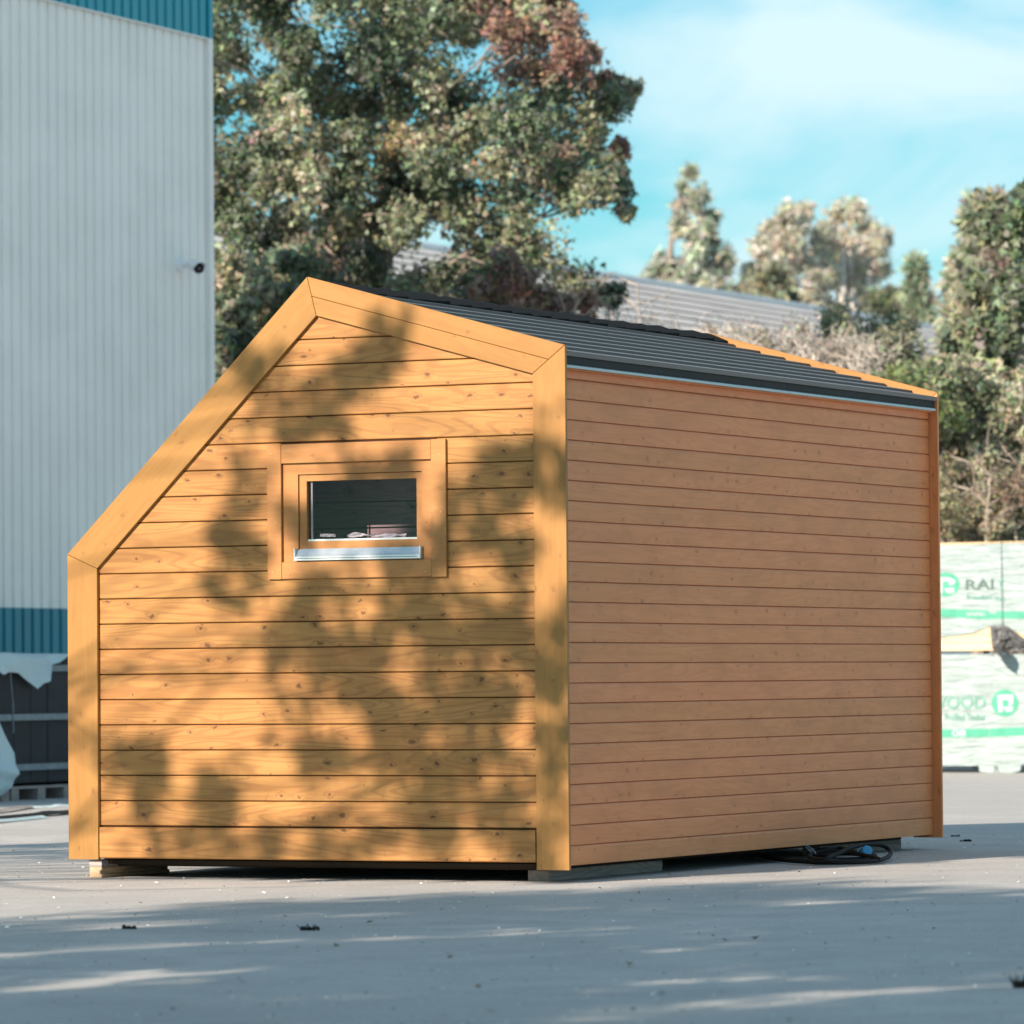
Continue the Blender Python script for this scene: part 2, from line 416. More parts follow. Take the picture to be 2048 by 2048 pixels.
# right roof slope: overlapping shingle courses
RS = (OUT[3][1] - OUT[2][1]) / 1.5608; ra = math.atan(RS)
x_e, z_e = -.004, 2.812                                  # eave line of the roof skin
slope_len = (1.5608 + x_e) / math.cos(ra)
NC = 9; cw = slope_len / NC
for i in range(NC):
    y0 = FT + .003 + .004 * hash01(i, 3); y1 = L_ - FT - .004 - .010 * hash01(i, 7)
    mb = MB().prism_xz([(0, -.006), (0, .020), (-cw - .03, .002), (-cw - .03, -.006)], y0, y1)
    s0 = cw * i
    cpart('shingle_course', mb, M_SHINGLE, (x_e - s0 * math.cos(ra), 0, z_e + s0 * math.sin(ra)), (0, ra, 0))
cpart('roof_deck', MB().prism_xz([(-.02, z_e - .012), (-1.55, z_e + 1.53 * RS - .012), (-1.55, z_e + 1.53 * RS - .06), (-.02, z_e - .06)], FT + .003, L_ - FT - .003), W_DARK)
# ridge cap: overlapping pieces of felt, each a little different
yy = .10; i = 0
while yy < L_ - .12:
    ln = .30
    j1, j2, j3 = hash01(i, 1), hash01(i, 2), hash01(i, 5)
    zr = z_e + (1.5608 + x_e) * RS
    w = .12 + .012 * j1; lift = .030 + .012 * j2
    y1 = min(yy + ln, L_ - .05)
    pts1 = [(w, -.026 - .012 * j3), (w - .002, lift + .008), (.03, lift + .022), (-.02, lift + .024), (-.07, -.03)]
    pts0 = [(w - .006, -.036), (w - .008, lift - .008), (.03, lift + .004), (-.02, lift + .006), (-.07, -.046)]
    mb = MB(); n = len(pts0)
    mb.v = [(p[0], yy, p[1] - p[0] * RS) for p in pts0] + [(p[0], y1 + .03, p[1] - p[0] * RS) for p in pts1]
    q = len(mb.v); mb.v += [(v[0] - .006, v[1], v[2] - .006) for v in mb.v]
    for a in range(n - 1): mb.f += [(a, a + 1, n + a + 1, n + a), (q + a, q + n + a, q + n + a + 1, q + a + 1)]
    mb.f += [tuple([0, n, q + n, q]), (n - 1, q + n - 1, q + 2 * n - 1, 2 * n - 1)]
    for a in range(n - 1): mb.f += [(a, q + a, q + a + 1, a + 1), (n + a, n + a + 1, q + n + a + 1, q + n + a)]
    cpart('ridge_cap', mb, M_CAP, (-1.5608, 0, zr - .012))
    yy += .262; i += 1
# eave flashing in two lengths with a folded bright drip edge
for a, b in ((FT + .004, 3.02), (3.024, L_ - FT - .028)):
    o = cpart('eave_flashing', MB().prism_xz([(-.058, 2.825), (-.020, 2.826), (-.016, 2.822), (-.016, 2.768), (-.010, 2.758), (-.012, 2.757), (-.022, 2.766), (-.022, 2.819), (-.058, 2.819)], a, b), M_FLASH)
    d = MB().prism_xz([(-.0155, 2.7635), (-.002, 2.7565), (-.002, 2.743), (-.020, 2.748)], a, b); d.build('drip_edge', M_DRIP, o)
    d = MB().box(-.057, -.024, a, b, 2.735, 2.80); d.build('eave_batten', W_SIDE_SHADE, o)

# window: trim, frame, sash, pane, sill
win = cpart('window', MB().box(WX0 - .001, WX0 + .093, 0, .07, WZ0, WZ1), W_WIN, (0, FT + .002, 0))      # replaced below by the full frame
mb = MB(); fy0, fy1 = 0, .075
FX0, FX1, FZ0, FZ1 = -1.640, -.878, 1.775, 2.213
mb.box(WX0 + .001, FX0, fy0, fy1, WZ0 + .001, WZ1 - .001).box(FX1, WX1 - .001, fy0, fy1, WZ0 + .001, WZ1 - .001).box(FX0, FX1, fy0 + .0008, fy1, FZ1, WZ1 - .001).box(FX0, FX1, fy0 + .0008, fy1, WZ0 + .001, FZ0)
win.data = mb.me('window'); win.data.materials.append(W_WIN)
wp = lambda name, mb, mat: mb.build(name, mat, win)
# trim boards (proud of the boarding), local to the window part: y=0 is the face of the boards
for nm, (x0, x1, z0, z1) in dict(l=(-1.822, WX0, 1.642, 2.385), r=(WX1, -.722, 1.640, 2.382), t=(WX0 + .0015, WX1 - .0015, WZ1, 2.380), b=(WX0 + .0015, WX1 - .0015, 1.643, WZ0)).items():
    bevel(wp('trim', MB().box(x0, x1, -.021 + (.0015 if nm in 'tb' else 0), -.0015, z0, z1), W_WIN), .0015)
# sash
GX0, GX1, GZ0, GZ1 = -1.593, -.916, 1.848, 2.176
sy0, sy1 = .012, .060
mb = MB(); g_ = .003
mb.box(FX0 + g_, GX0, sy0, sy1, FZ0 + g_, FZ1 - g_).box(GX1, FX1 - g_, sy0, sy1, FZ0 + g_, FZ1 - g_).box(GX0, GX1, sy0 + .0006, sy1, GZ1, FZ1 - g_).box(GX0, GX1, sy0 + .0006, sy1, FZ0 + g_, GZ0)
wp('sash', mb, W_WIN)
wp('glazing_bead', MB().box(GX0 + .001, GX1 - .001, .018, .030, GZ0 - .006, GZ0 + .010), M_ALU)
wp('spacer_bar', MB().box(GX0 + .014, GX0 + .024, .036, .044, GZ0 + .012, GZ1 - .002), M_ALU)
def mat_glass():
    m = NT('window_glass'); t = m.n('BsdfTransparent'); t.inputs[0].default_value = (.80, .78, .81, 1)
    gl = m.n('BsdfGlossy'); gl.inputs['Roughness'].default_value = .015; gl.inputs[0].default_value = (1, 1, 1, 1)
    fr = m.n('Fresnel'); fr.inputs[0].default_value = 1.6
    mx = m.n('MixShader'); m.L(m.math('MULTIPLY', fr.outputs[0], .22), mx.inputs[0]); m.L(t.outputs[0], mx.inputs[1]); m.L(gl.outputs[0], mx.inputs[2]); m.L(mx.outputs[0], m.out.inputs[0]); return m.m
wp('pane', MB().box(GX0 + .002, GX1 - .002, .030, .034, GZ0, GZ1), mat_glass())
# aluminium drip sill
sm = MB(); prof = [(-.030, 1.742), (-.030, 1.762), (-.027, 1.762), (-.022, 1.770), (-.016, 1.772), (.006, 1.806), (.011, 1.806), (.011, 1.742)]
sm.prism_yz(prof, -1.646, -.880); wp('sill', sm, M_ALU)
wp('sill_groove', MB().box(-1.632, -.894, -.0312, -.0302, 1.752, 1.7545), M_BLACK)
for x0 in (-1.652, -.8795): wp('sill_end_cap', MB().box(x0, x0 + .0055, -.031, .009, 1.741, 1.808), M_ALU)
# inside: lined reveal and back panel seen through the pane
ix0, ix1, iz0, iz1 = -1.80, -.75, 1.55, 2.50
for z in range(7):
    wp('inner_panel', MB().box(ix0 - .5, ix1 + .5, .52, .54, 1.50 + z * .145, 1.50 + z * .145 + .136), W_INNER)
for nm, b in (('a', (ix0 - .52, ix0 - .50, .11, .62, 1.48, 2.54)), ('b', (ix1 + .50, ix1 + .52, .11, .62, 1.48, 2.54)), ('c', (ix0 - .5, ix1 + .5, .11, .62, 2.50, 2.54)), ('d', (ix0 - .5, ix1 + .5, .11, .62, 1.46, 1.49))):
    wp('inner_lining', MB().box(*b), W_INNER)
# crumpled film on the inner glazing rail, white colour standing in for reflected sky
random.seed(5)
mb = MB()
def film(u, v):
    x = -1.36 + u * .36; z = 1.868 + .008 * vnoise(u * 6, 1) + (v - .5) * (.020 + .012 * vnoise(u * 9, 4)); return (x, .046 + .010 * vnoise(u * 14, v * 3, 2), z + .012 * (1 - u) - .002)
mb.grid(40, 3, film); wp('film_glint', mb, M_WHITE)
wp('film_scrap', MB().grid(8, 2, lambda u, v: (-1.535 + u * .095, .055 + .006 * vnoise(u * 5, v * 2, 7), 1.873 + v * .016 - u * .003)), M_WHITE)  # second bit of film, its white also painting the reflection

# filled nail heads on the window trim
M_NAIL = plain('nail_filler', (.50, .33, .14), .6, .1, 30)
nail_me = MB().tube([(0, -.0016, 0), (0, .001, 0)], .0042, 8).me('nail_head')
for x, z in ((-1.79, 1.68), (-1.77, 1.95), (-1.79, 2.33), (-.76, 1.68), (-.755, 1.99), (-.76, 2.30), (-.83, 2.31), (-1.70, 2.34), (-1.69, 1.67), (-.85, 1.67)):
    link('nail_head', nail_me, M_NAIL, win, (x, -.0212, z))

#@@YARD
# ------------------------------------------------------------------ timber blocks under the cabin
def cab(x, y, z=0):                                       # cabin-local metres -> world
    return Vector((CX + math.cos(TH) * x + math.sin(TH) * y, CY - math.sin(TH) * x + math.cos(TH) * y, z))
def block(x0, x1, y0, y1, h, mat, label, skew=0.0, notch=False):
    p = cab((x0 + x1) / 2, (y0 + y1) / 2)
    w, l = (x1 - x0) / 2, (y1 - y0) / 2
    if notch: mb = MB().prism_xz([(-w, 0), (w, 0), (w, .020), (w - .012, .020), (w - .012, .042), (w, .042), (w, h), (-w, h)], -l, l)
    else: mb = MB().box(-w, w, -l, l, 0, h)
    # grain along the length: rotate so that local x is the long side
    for i, v in enumerate(mb.v): mb.v[i] = (v[1], -v[0], v[2])
    o = mb.build('timber_block', mat, None, p, (0, 0, math.pi / 2 - TH + skew)); bevel(o, .004)
    return tag(o, label, 'timber block', 'timber blocks carrying the cabin')
block(-.37, -.245, .25, 1.71, .0605, W_GREY, 'grey weathered timber block under the near corner post of the cabin')
block(-.37, -.25, 4.0, 5.30, .0605, W_GREY, 'grey weathered timber block under the far end of the shaded side wall')
block(-2.985, -2.905, .03, .78, .0605, W_RAW, 'pale freshly sawn grooved timber block under the left corner of the cabin', 0, True)
block(-2.96, -2.86, 4.2, 5.2, .0605, W_GREY, 'timber block under the rear left corner of the cabin')

# ------------------------------------------------------------------ coiled cable with blue plug
cb = gr(1640, 1716); cable = empty('power_cable', (cb.x, cb.y, 0), -TH)
tag(cable, 'coiled black power cable with blue plug lying on the ground by the shaded wall', 'cable')
def cpt(px, py, z=.02, Y=None):
    p = at(px, py, Y) if Y else gr(px, py)
    if not Y:
        r = ray(px, py); t = (z - CAM_H) / r.z; p = Vector((r.x * t, r.y * t, z))
    q = p - Vector((cb.x, cb.y, 0)); c, s = math.cos(TH), math.sin(TH); return Vector((c * q.x - s * q.y, s * q.x + c * q.y, q.z))
def smooth_path(pts, n=8):
    res = []
    P = [pts[0]] + pts + [pts[-1]]
    for i in range(1, len(P) - 2):
        for k in range(n):
            t = k / n; a, b, c, d = P[i - 1], P[i], P[i + 1], P[i + 2]
            res.append(.5 * ((2 * b) + (c - a) * t + (2 * a - 5 * b + 4 * c - d) * t * t + (3 * b - a - 3 * c + d) * t ** 3))
    res.append(P[-2]); return res
loop = [(1515, 1710, .02), (1560, 1719, .02), (1625, 1724, .02), (1690, 1725, .02), (1750, 1722, .02), (1778, 1712, .03), (1779, 1700, .05), (1760, 1690, .08), (1730, 1689, .09), (1700, 1696, .08), (1670, 1710, .05), (1645, 1719, .03), (1625, 1716, .02), (1620, 1708, .03), (1650, 1698, .06), (1680, 1696, .06), (1700, 1702, .05), (1730, 1708, .03), (1752, 1714, .03), (1730, 1721, .02), (1680, 1722, .02), (1640, 1720, .03), (1618, 1713, .03), (1640, 1704, .05), (1690, 1704, .05), (1735, 1712, .04), (1757, 1718, .03)]
cable_pts = smooth_path([cpt(*p) for p in loop])
MB().tube(cable_pts, .0135, 7).build('cable', M_BLACK, cable, smooth=True)
loop2 = [(1622, 1712, .02), (1660, 1718, .02), (1710, 1717, .025), (1740, 1713, .03), (1700, 1708, .04), (1650, 1710, .04), (1630, 1715, .02), (1670, 1721, .02), (1720, 1720, .02)]
MB().tube(smooth_path([cpt(*p) for p in loop2]), .011, 6).build('inner_coil', M_BLACK, cable, smooth=True)
pc = cpt(1730, 1704, .05); ax = Vector((.75, -.62, .2)).normalized()
MB().tube([pc - ax * .035, pc - ax * .03, pc + ax * .03, pc + ax * .036], [.022, .030, .034, .028], 14).build('plug', M_BLUE, cable, smooth=False)
MB().tube([pc - ax * .042, pc - ax * .0355], [.031, .035], 14).build('plug_ring', M_WHITE, cable)
random.seed(9)
for i in range(5):
    a = cpt(1628 + random.uniform(-6, 8), 1708, .04); b = a + Vector((random.uniform(-.10, .05), random.uniform(-.03, .03), random.uniform(.02, .06)))
    MB().tube([a, (a + b) / 2 + Vector((0, 0, .012)), b], .0022, 4).build('wire_end', M_DRIP, cable)

#@@DEBRIS
# ------------------------------------------------------------------ clods and litter on the yard
M_CLOD = plain('dark_clod', (.022, .020, .018), .95, .4, 40, bump=.8, bscale=60)
def clod(px, py, w, h, seed, label, twiggy=False):
    random.seed(seed); p = gr(px, py); root = bpy.data.objects.new('earth_clod', None)
    mb = MB(); nb = 9 if twiggy else 3
    for i in range(nb):
        cx = (i / (nb - 1) - .5) * w * .8; r = w * (.10 if twiggy else .26) * random.uniform(.8, 1.2); hh = h * random.uniform(.5, 1)
        b = len(mb.v); n = 6
        for j, (rr, zz) in enumerate(((1, 0), (1.05, .4), (.7, .8), (.2, 1))):
            for k in range(n):
                a = 2 * math.pi * k / n + random.uniform(-.3, .3); q = rr * r * random.uniform(.7, 1.2)
                mb.v.append((cx + math.cos(a) * q, math.sin(a) * q * .8, max(0, zz * hh * random.uniform(.85, 1.1)) if j else 0))
        for j in range(3):
            for k in range(n): k2 = (k + 1) % n; mb.f.append((b + j * n + k, b + j * n + k2, b + (j + 1) * n + k2, b + (j + 1) * n + k))
        mb.f.append(tuple(b + 3 * n + k for k in range(n)))
    if twiggy:
        for i in range(12):
            a = Vector((random.uniform(-.45, .45) * w, random.uniform(-.02, .02), .004)); mb.tube([a, a + Vector((random.uniform(-.03, .03), random.uniform(-.02, .02), h * random.uniform(.5, 1.5)))], [.003, .0015], 4)
    o = mb.build('earth_clod', M_CLOD, None, p, (0, 0, random.uniform(-.3, .3)))
    return tag(o, label, 'clod', 'dark clods on the yard')
clod(258, 1858, .058, .022, 1, 'small squarish dark clod on the shaded ground in front of the left corner')
clod(620, 1861, .085, .020, 2, 'ragged twiggy dark clod on the ground in front of the lit gable', True)
clod(2042, 1976, .06, .035, 3, 'dark clod at the right edge of the foreground', True)
clod(1931, 1683, .06, .020, 4, 'dark crumb on the ground beside the far corner post')
clod(1911, 1673, .05, .012, 6, 'flat dark crumb on the ground nearest the far corner post')

def litter(name, n, colr, seed, smin, smax, ymin, ymax, label):
    rng = np.random.default_rng(seed)
    Y = ymin * (ymax / ymin) ** rng.random(n); X = (rng.random(n) * 2 - 1) * .112 * Y
    s = smin * (smax / smin) ** (rng.random(n) ** 1.6); a = rng.random(n) * 6.283
    v = np.zeros((n, 4, 3)); asp = .35 + .5 * rng.random(n)
    for i, (dx, dy) in enumerate(((-1, -.2), (.1, -1), (1, .15), (-.05, 1))):
        lx, ly = dx * s, dy * s * asp
        v[:, i, 0] = X + np.cos(a) * lx - np.sin(a) * ly; v[:, i, 1] = Y + np.sin(a) * lx + np.cos(a) * ly
        v[:, i, 2] = .003 + rng.random(n) * s * .9
    me = bpy.data.meshes.new(name); me.from_pydata(v.reshape(-1, 3).tolist(), [], [tuple(range(4 * i, 4 * i + 4)) for i in range(n)]); me.update()
    return tag(link(name, me, plain(name + '_mat', colr, .7, .3, 60)), label, 'litter', kind='stuff')
litter('wood_chips', 1500, (.72, .70, .66), 3, .003, .014, 15.2, 34, 'pale wood chips and specks scattered over the yard')
litter('dark_grit', 700, (.035, .033, .03), 4, .003, .011, 15.2, 36, 'dark grit and leaf crumbs scattered over the yard')
litter('fallen_leaves', 70, (.20, .13, .06), 8, .008, .022, 15.2, 30, 'small dry fallen leaves scattered over the yard')

#@@WAREHOUSE
# ------------------------------------------------------------------ warehouse with ribbed cladding
WA = math.atan2(.413, .911)                                # wall runs away from the camera at this angle off +Y
wd = Vector((math.sin(WA), math.cos(WA), 0)); wn = Vector((math.cos(WA), -math.sin(WA), 0))
WC = Vector((-3.245, 54.0, 0))                             # far corner, on the ground
ware = empty('warehouse', WC, math.pi / 2 - WA)            # local +x along wd, local -y is the outward normal
tag(ware, 'tall pale corrugated warehouse with blue bands along top and base', 'building')
def wall_xz(px, py, off=0.0):
    r = ray(px, py); o = WC + wn * off; t = (o.x * wn.x + o.y * wn.y) / (r.x * wn.x + r.y * wn.y); P = r * t
    q = P - WC; return q.x * wd.x + q.y * wd.y, P.z + CAM_H
PITCHR = .19
def ribbed(name, x0, x1, z0, z1, mat, y=0.0):
    pts = []; n = int(round((x1 - x0) / PITCHR))
    for i in range(n):
        a = x1 - (i + 1) * PITCHR
        pts.append([(a, 0), (a + .118, 0), (a + .128, .026), (a + .180, .026)])
    line = [p for q in reversed(pts) for p in q] + [(x1, 0)]
    mb = MB()
    for p in line: mb.v += [(p[0], y + p[1], z0), (p[0], y + p[1], z1)]
    for i in range(len(line) - 1): mb.f.append((2 * i, 2 * i + 2, 2 * i + 3, 2 * i + 1))
    return mb.build(name, mat, ware)
M_CLAD = plain('white_sheet', (.84, .825, .80), .45, .04, 1.2, 0, .4)
M_CLADB = plain('blue_sheet', (.02, .28, .37), .4, .06, 1.5, 0, .4)
M_CLADB2 = plain('blue_sheet_base', (.02, .22, .30), .45, .08, 1.5, 0, .4)
zt = wall_xz(424, 76)[1]; zb_ = wall_xz(70, 1218)[1]
ribbed('cladding', -24 * .19 * 5, -.05, zb_, zt, M_CLAD)
ribbed('upper_band', -24 * .19 * 5, -.05, zt - .02, zt + 1.0, M_CLADB, -.030)
ribbed('lower_band', -24 * .19 * 5, -.05, .25, zb_ + .01, M_CLADB2, -.004)
MB().box(-22.8, .0, .04, 3.0, 0, zt + .98).build('wall_core', plain('ware_core', (.3, .3, .31), .8), ware)  # unseen depth and height cut down so sunlight reaches the maples behind
MB().box(-22.8, .01, -.012, 3.05, 0, .25).build('concrete_base', plain('base_concrete', (.25, .25, .24), .9), ware)
MB().box(-22.9, .12, -.10, 3.2, zt + .98, zt + 1.15).build('roof_edge', M_CLADB, ware)
MB().box(-.075, .015, -.045, .06, .25, zt - .02).build('corner_trim', M_CLAD, ware)
MB().box(-.075, .015, -.049, .06, zt - .02, zt + .98).build('corner_trim', M_CLADB, ware)
MB().box(-22.8, -.08, -.036, -.0305, zt - .035, zt - .0201).build('band_flashing', M_CLAD, ware)

# security camera on the wall
sx_, sz_ = wall_xz(357, 531)
sc_ = empty('security_camera', WC + wd * sx_ + Vector((0, 0, sz_)) + wn * .0, math.pi / 2 - WA)
tag(sc_, 'white bullet security camera with black front mounted on the warehouse wall', 'security camera')
def cyl(a, b, ra_, rb=None, n=16): return MB().tube([a, b], [ra_, rb or ra_], n)
cyl((0, 0, 0), (0, -.06, 0), .075, .070).build('mount_base', M_WHITE, sc_)
cyl((0, -.05, .015), (.03, -.15, .006), .032).build('arm', M_WHITE, sc_)
hd = Vector((-.62, -.74, -.24)).normalized(); h0 = Vector((.05, -.12, .01))
cyl(h0, h0 + hd * .24, .055, .060).build('housing', M_WHITE, sc_)
cyl(h0 + hd * .2405, h0 + hd * .258, .060, .056).build('lens_face', M_BLACK, sc_)
cyl(h0 + hd * .2585, h0 + hd * .263, .020, .014).build('lens', plain('lens', (.10, .09, .11), .2), sc_)
up_ = Vector((0, 0, 1)) - hd * hd.z; up_.normalize(); sd = hd.cross(up_)
mb = MB()
for j, t in enumerate((.03, .285)):
    for k in range(9):
        a = R(-75 + 150 * k / 8); mb.v.append(h0 + hd * t + (up_ * math.cos(a) + sd * math.sin(a)) * .068)
for k in range(8): mb.f.append((k, k + 1, 10 + k, 9 + k))
mb.build('sun_hood', M_WHITE, sc_)

#@@PALLETS
# ------------------------------------------------------------------ covered stack of dark panels before the warehouse
PS = Vector((-4.467, 46.19, 0))
stack = empty('panel_stack', PS, math.pi / 2 - WA)
tag(stack, 'dark stack of panels on pallets held by pale straps before the blue base', 'panel stack')
M_PANEL = plain('dark_panel', (.020, .022, .028), .7, .3, 6)
M_STRAP = plain('pale_strap', (.20, .24, .26), .6, .15, 10)
random.seed(2)
for i in range(15):
    x = -1.5 + i * .31
    MB().box(x, x + .30, .0 + random.uniform(0, .025), .95, .16, 1.33 - random.uniform(0, .02)).build('panel', M_PANEL, stack)
for z in (.275, .735, 1.185):
    for i in range(4): MB().box(-1.48 + i * 1.155, -1.48 + i * 1.155 + 1.14, -.022, -.004, z, z + .058).build('strap_board', M_STRAP, stack)
for i in range(4):
    x = -1.5 + i * 1.16
    for f in (0, .5, 1): MB().box(x + f * .98, x + f * .98 + .14, .0, .95, .0, .105).build('pallet_block', W_GREY, stack)
    MB().box(x, x + 1.12, .0, .95, .106, .13).build('pallet_deck', W_GREY, stack)
MB().tube([(-.42, -.03, 1.3), (-.36, -.035, .9), (-.345, -.03, .62)], .006, 4).build('tie_cord', M_STRAP, stack)
def mat_tarp():
    m = NT('white_tarp'); v = m.objv(); n = m.noise(v, 3, 4, .6)
    m.col(m.mix(n, (.52, .66, .70), (.62, .75, .78))); m.set(Roughness=.45, Specular_IOR_Level=.4)
    m.bump(m.noise(m.mapv(v, (3, 3, 7)), 2.2, 4, .6, 1.2), .5, .03)
    t = m.n('BsdfTranslucent'); t.inputs[0].default_value = (.6, .66, .68, 1); mx = m.n('MixShader'); mx.inputs[0].default_value = .18
    m.L(m.b.outputs[0], mx.inputs[1]); m.L(t.outputs[0], mx.inputs[2]); m.L(mx.outputs[0], m.out.inputs[0]); return m.m
M_TARP = mat_tarp()
def st_xz(px, py, off=.05):
    r = ray(px, py); o = PS + wn * off; t = (o.x * wn.x + o.y * wn.y) / (r.x * wn.x + r.y * wn.y); P = r * t; q = P - PS; return q.x * wd.x + q.y * wd.y, P.z + CAM_H
edge = [st_xz(*p) for p in ((-60, 1355), (-20, 1338), (0, 1350), (14, 1344), (35, 1346), (52, 1362), (70, 1378), (82, 1366), (93, 1363), (96, 1329), (110, 1325), (126, 1313), (150, 1309), (200, 1316), (260, 1310))]
def edge_z(x):
    for (a, za), (b, zb) in zip(edge, edge[1:]):
        if a <= x <= b: return za + (zb - za) * (x - a) / (b - a)
    return edge[0][1] if x < edge[0][0] else edge[-1][1]
TX0, TX1 = edge[0][0], edge[-1][0]
def tarp_fn(u, v):
    x = TX0 + u * (TX1 - TX0)
    if v < .45: return (x, 1.0 - v / .45 * 1.02, 1.352 + .018 * vnoise(x * 2.2, v * 5) + .006 * vnoise(x * 9, v * 9))
    w = (v - .45) / .55; zb = edge_z(x); zt_ = 1.358 + .012 * vnoise(x * 2.4, 2.2)
    return (x, -.03 - .05 * w + .035 * w * vnoise(x * 4.2, w * 2, 1.5), zt_ + (zb - zt_) * w)
tag(MB().grid(110, 14, tarp_fn).build('tarpaulin', M_TARP, None, PS, (0, 0, math.pi / 2 - WA), smooth=True), 'white tarpaulin with ragged edge draped over the dark panel stack', 'tarpaulin')
# second sheet hanging at the left edge
out2 = [(1395, -40, -10), (1405, -40, 0), (1450, -40, 20), (1505, -40, 41), (1535, -40, 33), (1575, -40, 22), (1592, -40, 8), (1600, -40, -6)]
def sheet_fn(u, v):
    t = v * (len(out2) - 1); i = min(int(t), len(out2) - 2); f = t - i
    py = out2[i][0] + (out2[i + 1][0] - out2[i][0]) * f; xr = out2[i][2] + (out2[i + 1][2] - out2[i][2]) * f
    px = -70 + u * (xr + 70)
    x, z = st_xz(px, py, .42); crease = .05 * max(0, 1 - abs(v - .56 - .05 * u) / .05)
    return (x, -.42 + .05 * vnoise(u * 2.3, v * 3.1, 5) - crease + .10 * (1 - v), max(z, .012))
tag(MB().grid(26, 44, sheet_fn).build('hanging_sheet', M_TARP, None, PS, (0, 0, math.pi / 2 - WA), smooth=True), 'pale folded plastic sheet hanging down at the left edge beside the stack', 'plastic sheet')
# loose strips on the ground
def strip(p, q, w, h, mat, label, seed):
    a, b = gr(*p), gr(*q); d = b - a; l = d.length; ang = math.atan2(d.y, d.x)
    o = MB().grid(14, 2, lambda u, v: (u * l, (v - .5) * w * (1 + .4 * vnoise(u * 5, seed)), .006 + h * (1 - abs(2 * v - 1)) + .015 * max(0, vnoise(u * 4, seed + 3)))).build('packing_strip', mat, None, a, (0, 0, ang), smooth=True)
    tag(o, label, 'strip', 'packing strips on the ground')
strip((-60, 1652), (85, 1637), .10, .02, M_TARP, 'whitest long packing strip on the ground left of the cabin', 1)
strip((-60, 1646), (140, 1628), .12, .03, M_BLACK, 'black packing strip between the pale strips left of the cabin', 2)
strip((60, 1617), (170, 1614), .06, .015, M_TARP, 'thin pale packing strip closest to the panel stack', 4)
strip((-40, 1632), (66, 1616), .08, .02, W_GREY, 'grey slanting packing strip behind the white one', 7)

#@@PACKS
# ------------------------------------------------------------------ wrapped timber packs
PK = Vector((4.747, 55.3, 0))
ex, ey = Vector((math.cos(TH), -math.sin(TH), 0)), Vector((math.sin(TH), math.cos(TH), 0))
def pk(px, py, off=0.0):
    r = ray(px, py); o = PK - ey * off; t = (o.x * ey.x + o.y * ey.y) / (r.x * ey.x + r.y * ey.y); P = r * t; q = P - PK; return q.x * ex.x + q.y * ex.y, P.z + CAM_H
def mat_wrap():
    m = NT('pack_wrap'); v = m.objv(); n = m.noise(v, 2.4, 4, .6)
    m.col(m.mix(n, (.30, .385, .395), (.365, .445, .455))); m.set(Roughness=.38, Specular_IOR_Level=.45)
    d = m.n('Mapping'); m.L(v, d.inputs[0]); d.inputs['Rotation'].default_value = (0, R(28), 0); d.inputs['Scale'].default_value = (2.2, 2, 11)
    w = m.noise(d.outputs[0], 1.4, 5, .6, 1.4); m.bump(w, .9, .05); return m.m
M_WRAP = mat_wrap()
M_GREEN = plain('green_print', (.06, .34, .23), .4, .08, 8); M_GREEN2 = plain('pale_green_print', (.14, .32, .27), .4, .08, 8)
M_GREY = plain('grey_print', (.08, .14, .13), .45, .1, 8); M_PALE = plain('pale_print', (.42, .54, .51), .4, .05, 8)
zA = pk(1960, 1303)[1]; zTop = pk(1960, 1088)[1]; zBot = pk(1960, 1531)[1]
x0p, x1p = -3.2, 2.2
def text_mesh(txt, size):
    c = bpy.data.curves.new('t', 'FONT'); c.body = txt; c.size = size; c.extrude = 0; c.offset = .018; o = bpy.data.objects.new('t', c); COL.objects.link(o)
    dg = bpy.context.evaluated_depsgraph_get(); me = bpy.data.meshes.new_from_object(o.evaluated_get(dg)); bpy.data.objects.remove(o); return me
def text(parent, name, txt, px0, px1, py0, py1, mat, off=.012, bold=0):
    me = text_mesh(txt, 1); co = np.array([v.co[:] for v in me.vertices]); mn, mx = co.min(0), co.max(0)
    a, zt = pk(px0, py0); b, zb = pk(px1, py1)
    for v in me.vertices:
        x = (v.co.x - mn[0]) / (mx[0] - mn[0]); y = (v.co.y - mn[1]) / (mx[1] - mn[1]); v.co = (a + (b - a) * x, -off, zb + (zt - zb) * y)
    me.materials.clear(); me.materials.append(mat); o = link(name, me, mat, parent); return o
def poly(parent, name, pts, mat, off):
    v = [pk(*p) for p in pts]; return link(name, mesh(name, [(p[0], -off, p[1]) for p in v], [tuple(range(len(v)))]), mat, parent)
def disc(parent, cx, cy, rx, ry, mat, off, name='logo_disc'):
    return poly(parent, name, [(cx + rx * math.cos(a * .19635), cy + ry * math.sin(a * .19635)) for a in range(32)], mat, off)
# lower pack
low = empty('timber_pack', PK, -TH); tag(low, 'lower of two timber packs in white wrap, printed WOOD with round green logo', 'timber pack', 'wrapped timber packs')
def wrap_face(x0, x1, z0f, z1, amp, seed):
    def fn(u, v):
        x = x0 + u * (x1 - x0); zz = z0f(x) + v * (z1 - z0f(x))
        return (x, amp * (vnoise(x * 3.1 + zz * 4, zz * 5 - x * 1.5, seed) - 1), zz)
    return fn
mb = MB().grid(80, 24, wrap_face(x0p, x1p, lambda x: zBot + .012 * vnoise(x * 5, 3), zA - .03, .004, 3))
mb.build('wrap', M_WRAP, low, smooth=True)
MB().box(x0p, x1p, .004, 1.15, zBot + .02, zA - .035).build('bundle', M_WRAP, low)
for xx in (-2.6, -1.2, .12 + .95, 1.9): MB().box(xx, xx + .1, .02, 1.12, 0, zBot + .02).build('bearer', W_GREY, low)
text(low, 'lettering', 'WOOD', 1858, 1972, 1393, 1417, M_GREEN2); text(low, 'lettering', 'Profiled Timber', 1890, 1973, 1427, 1441, M_GREEN2)
disc(low, 2010.5, 1406, 26.5, 27, M_GREEN, .010)
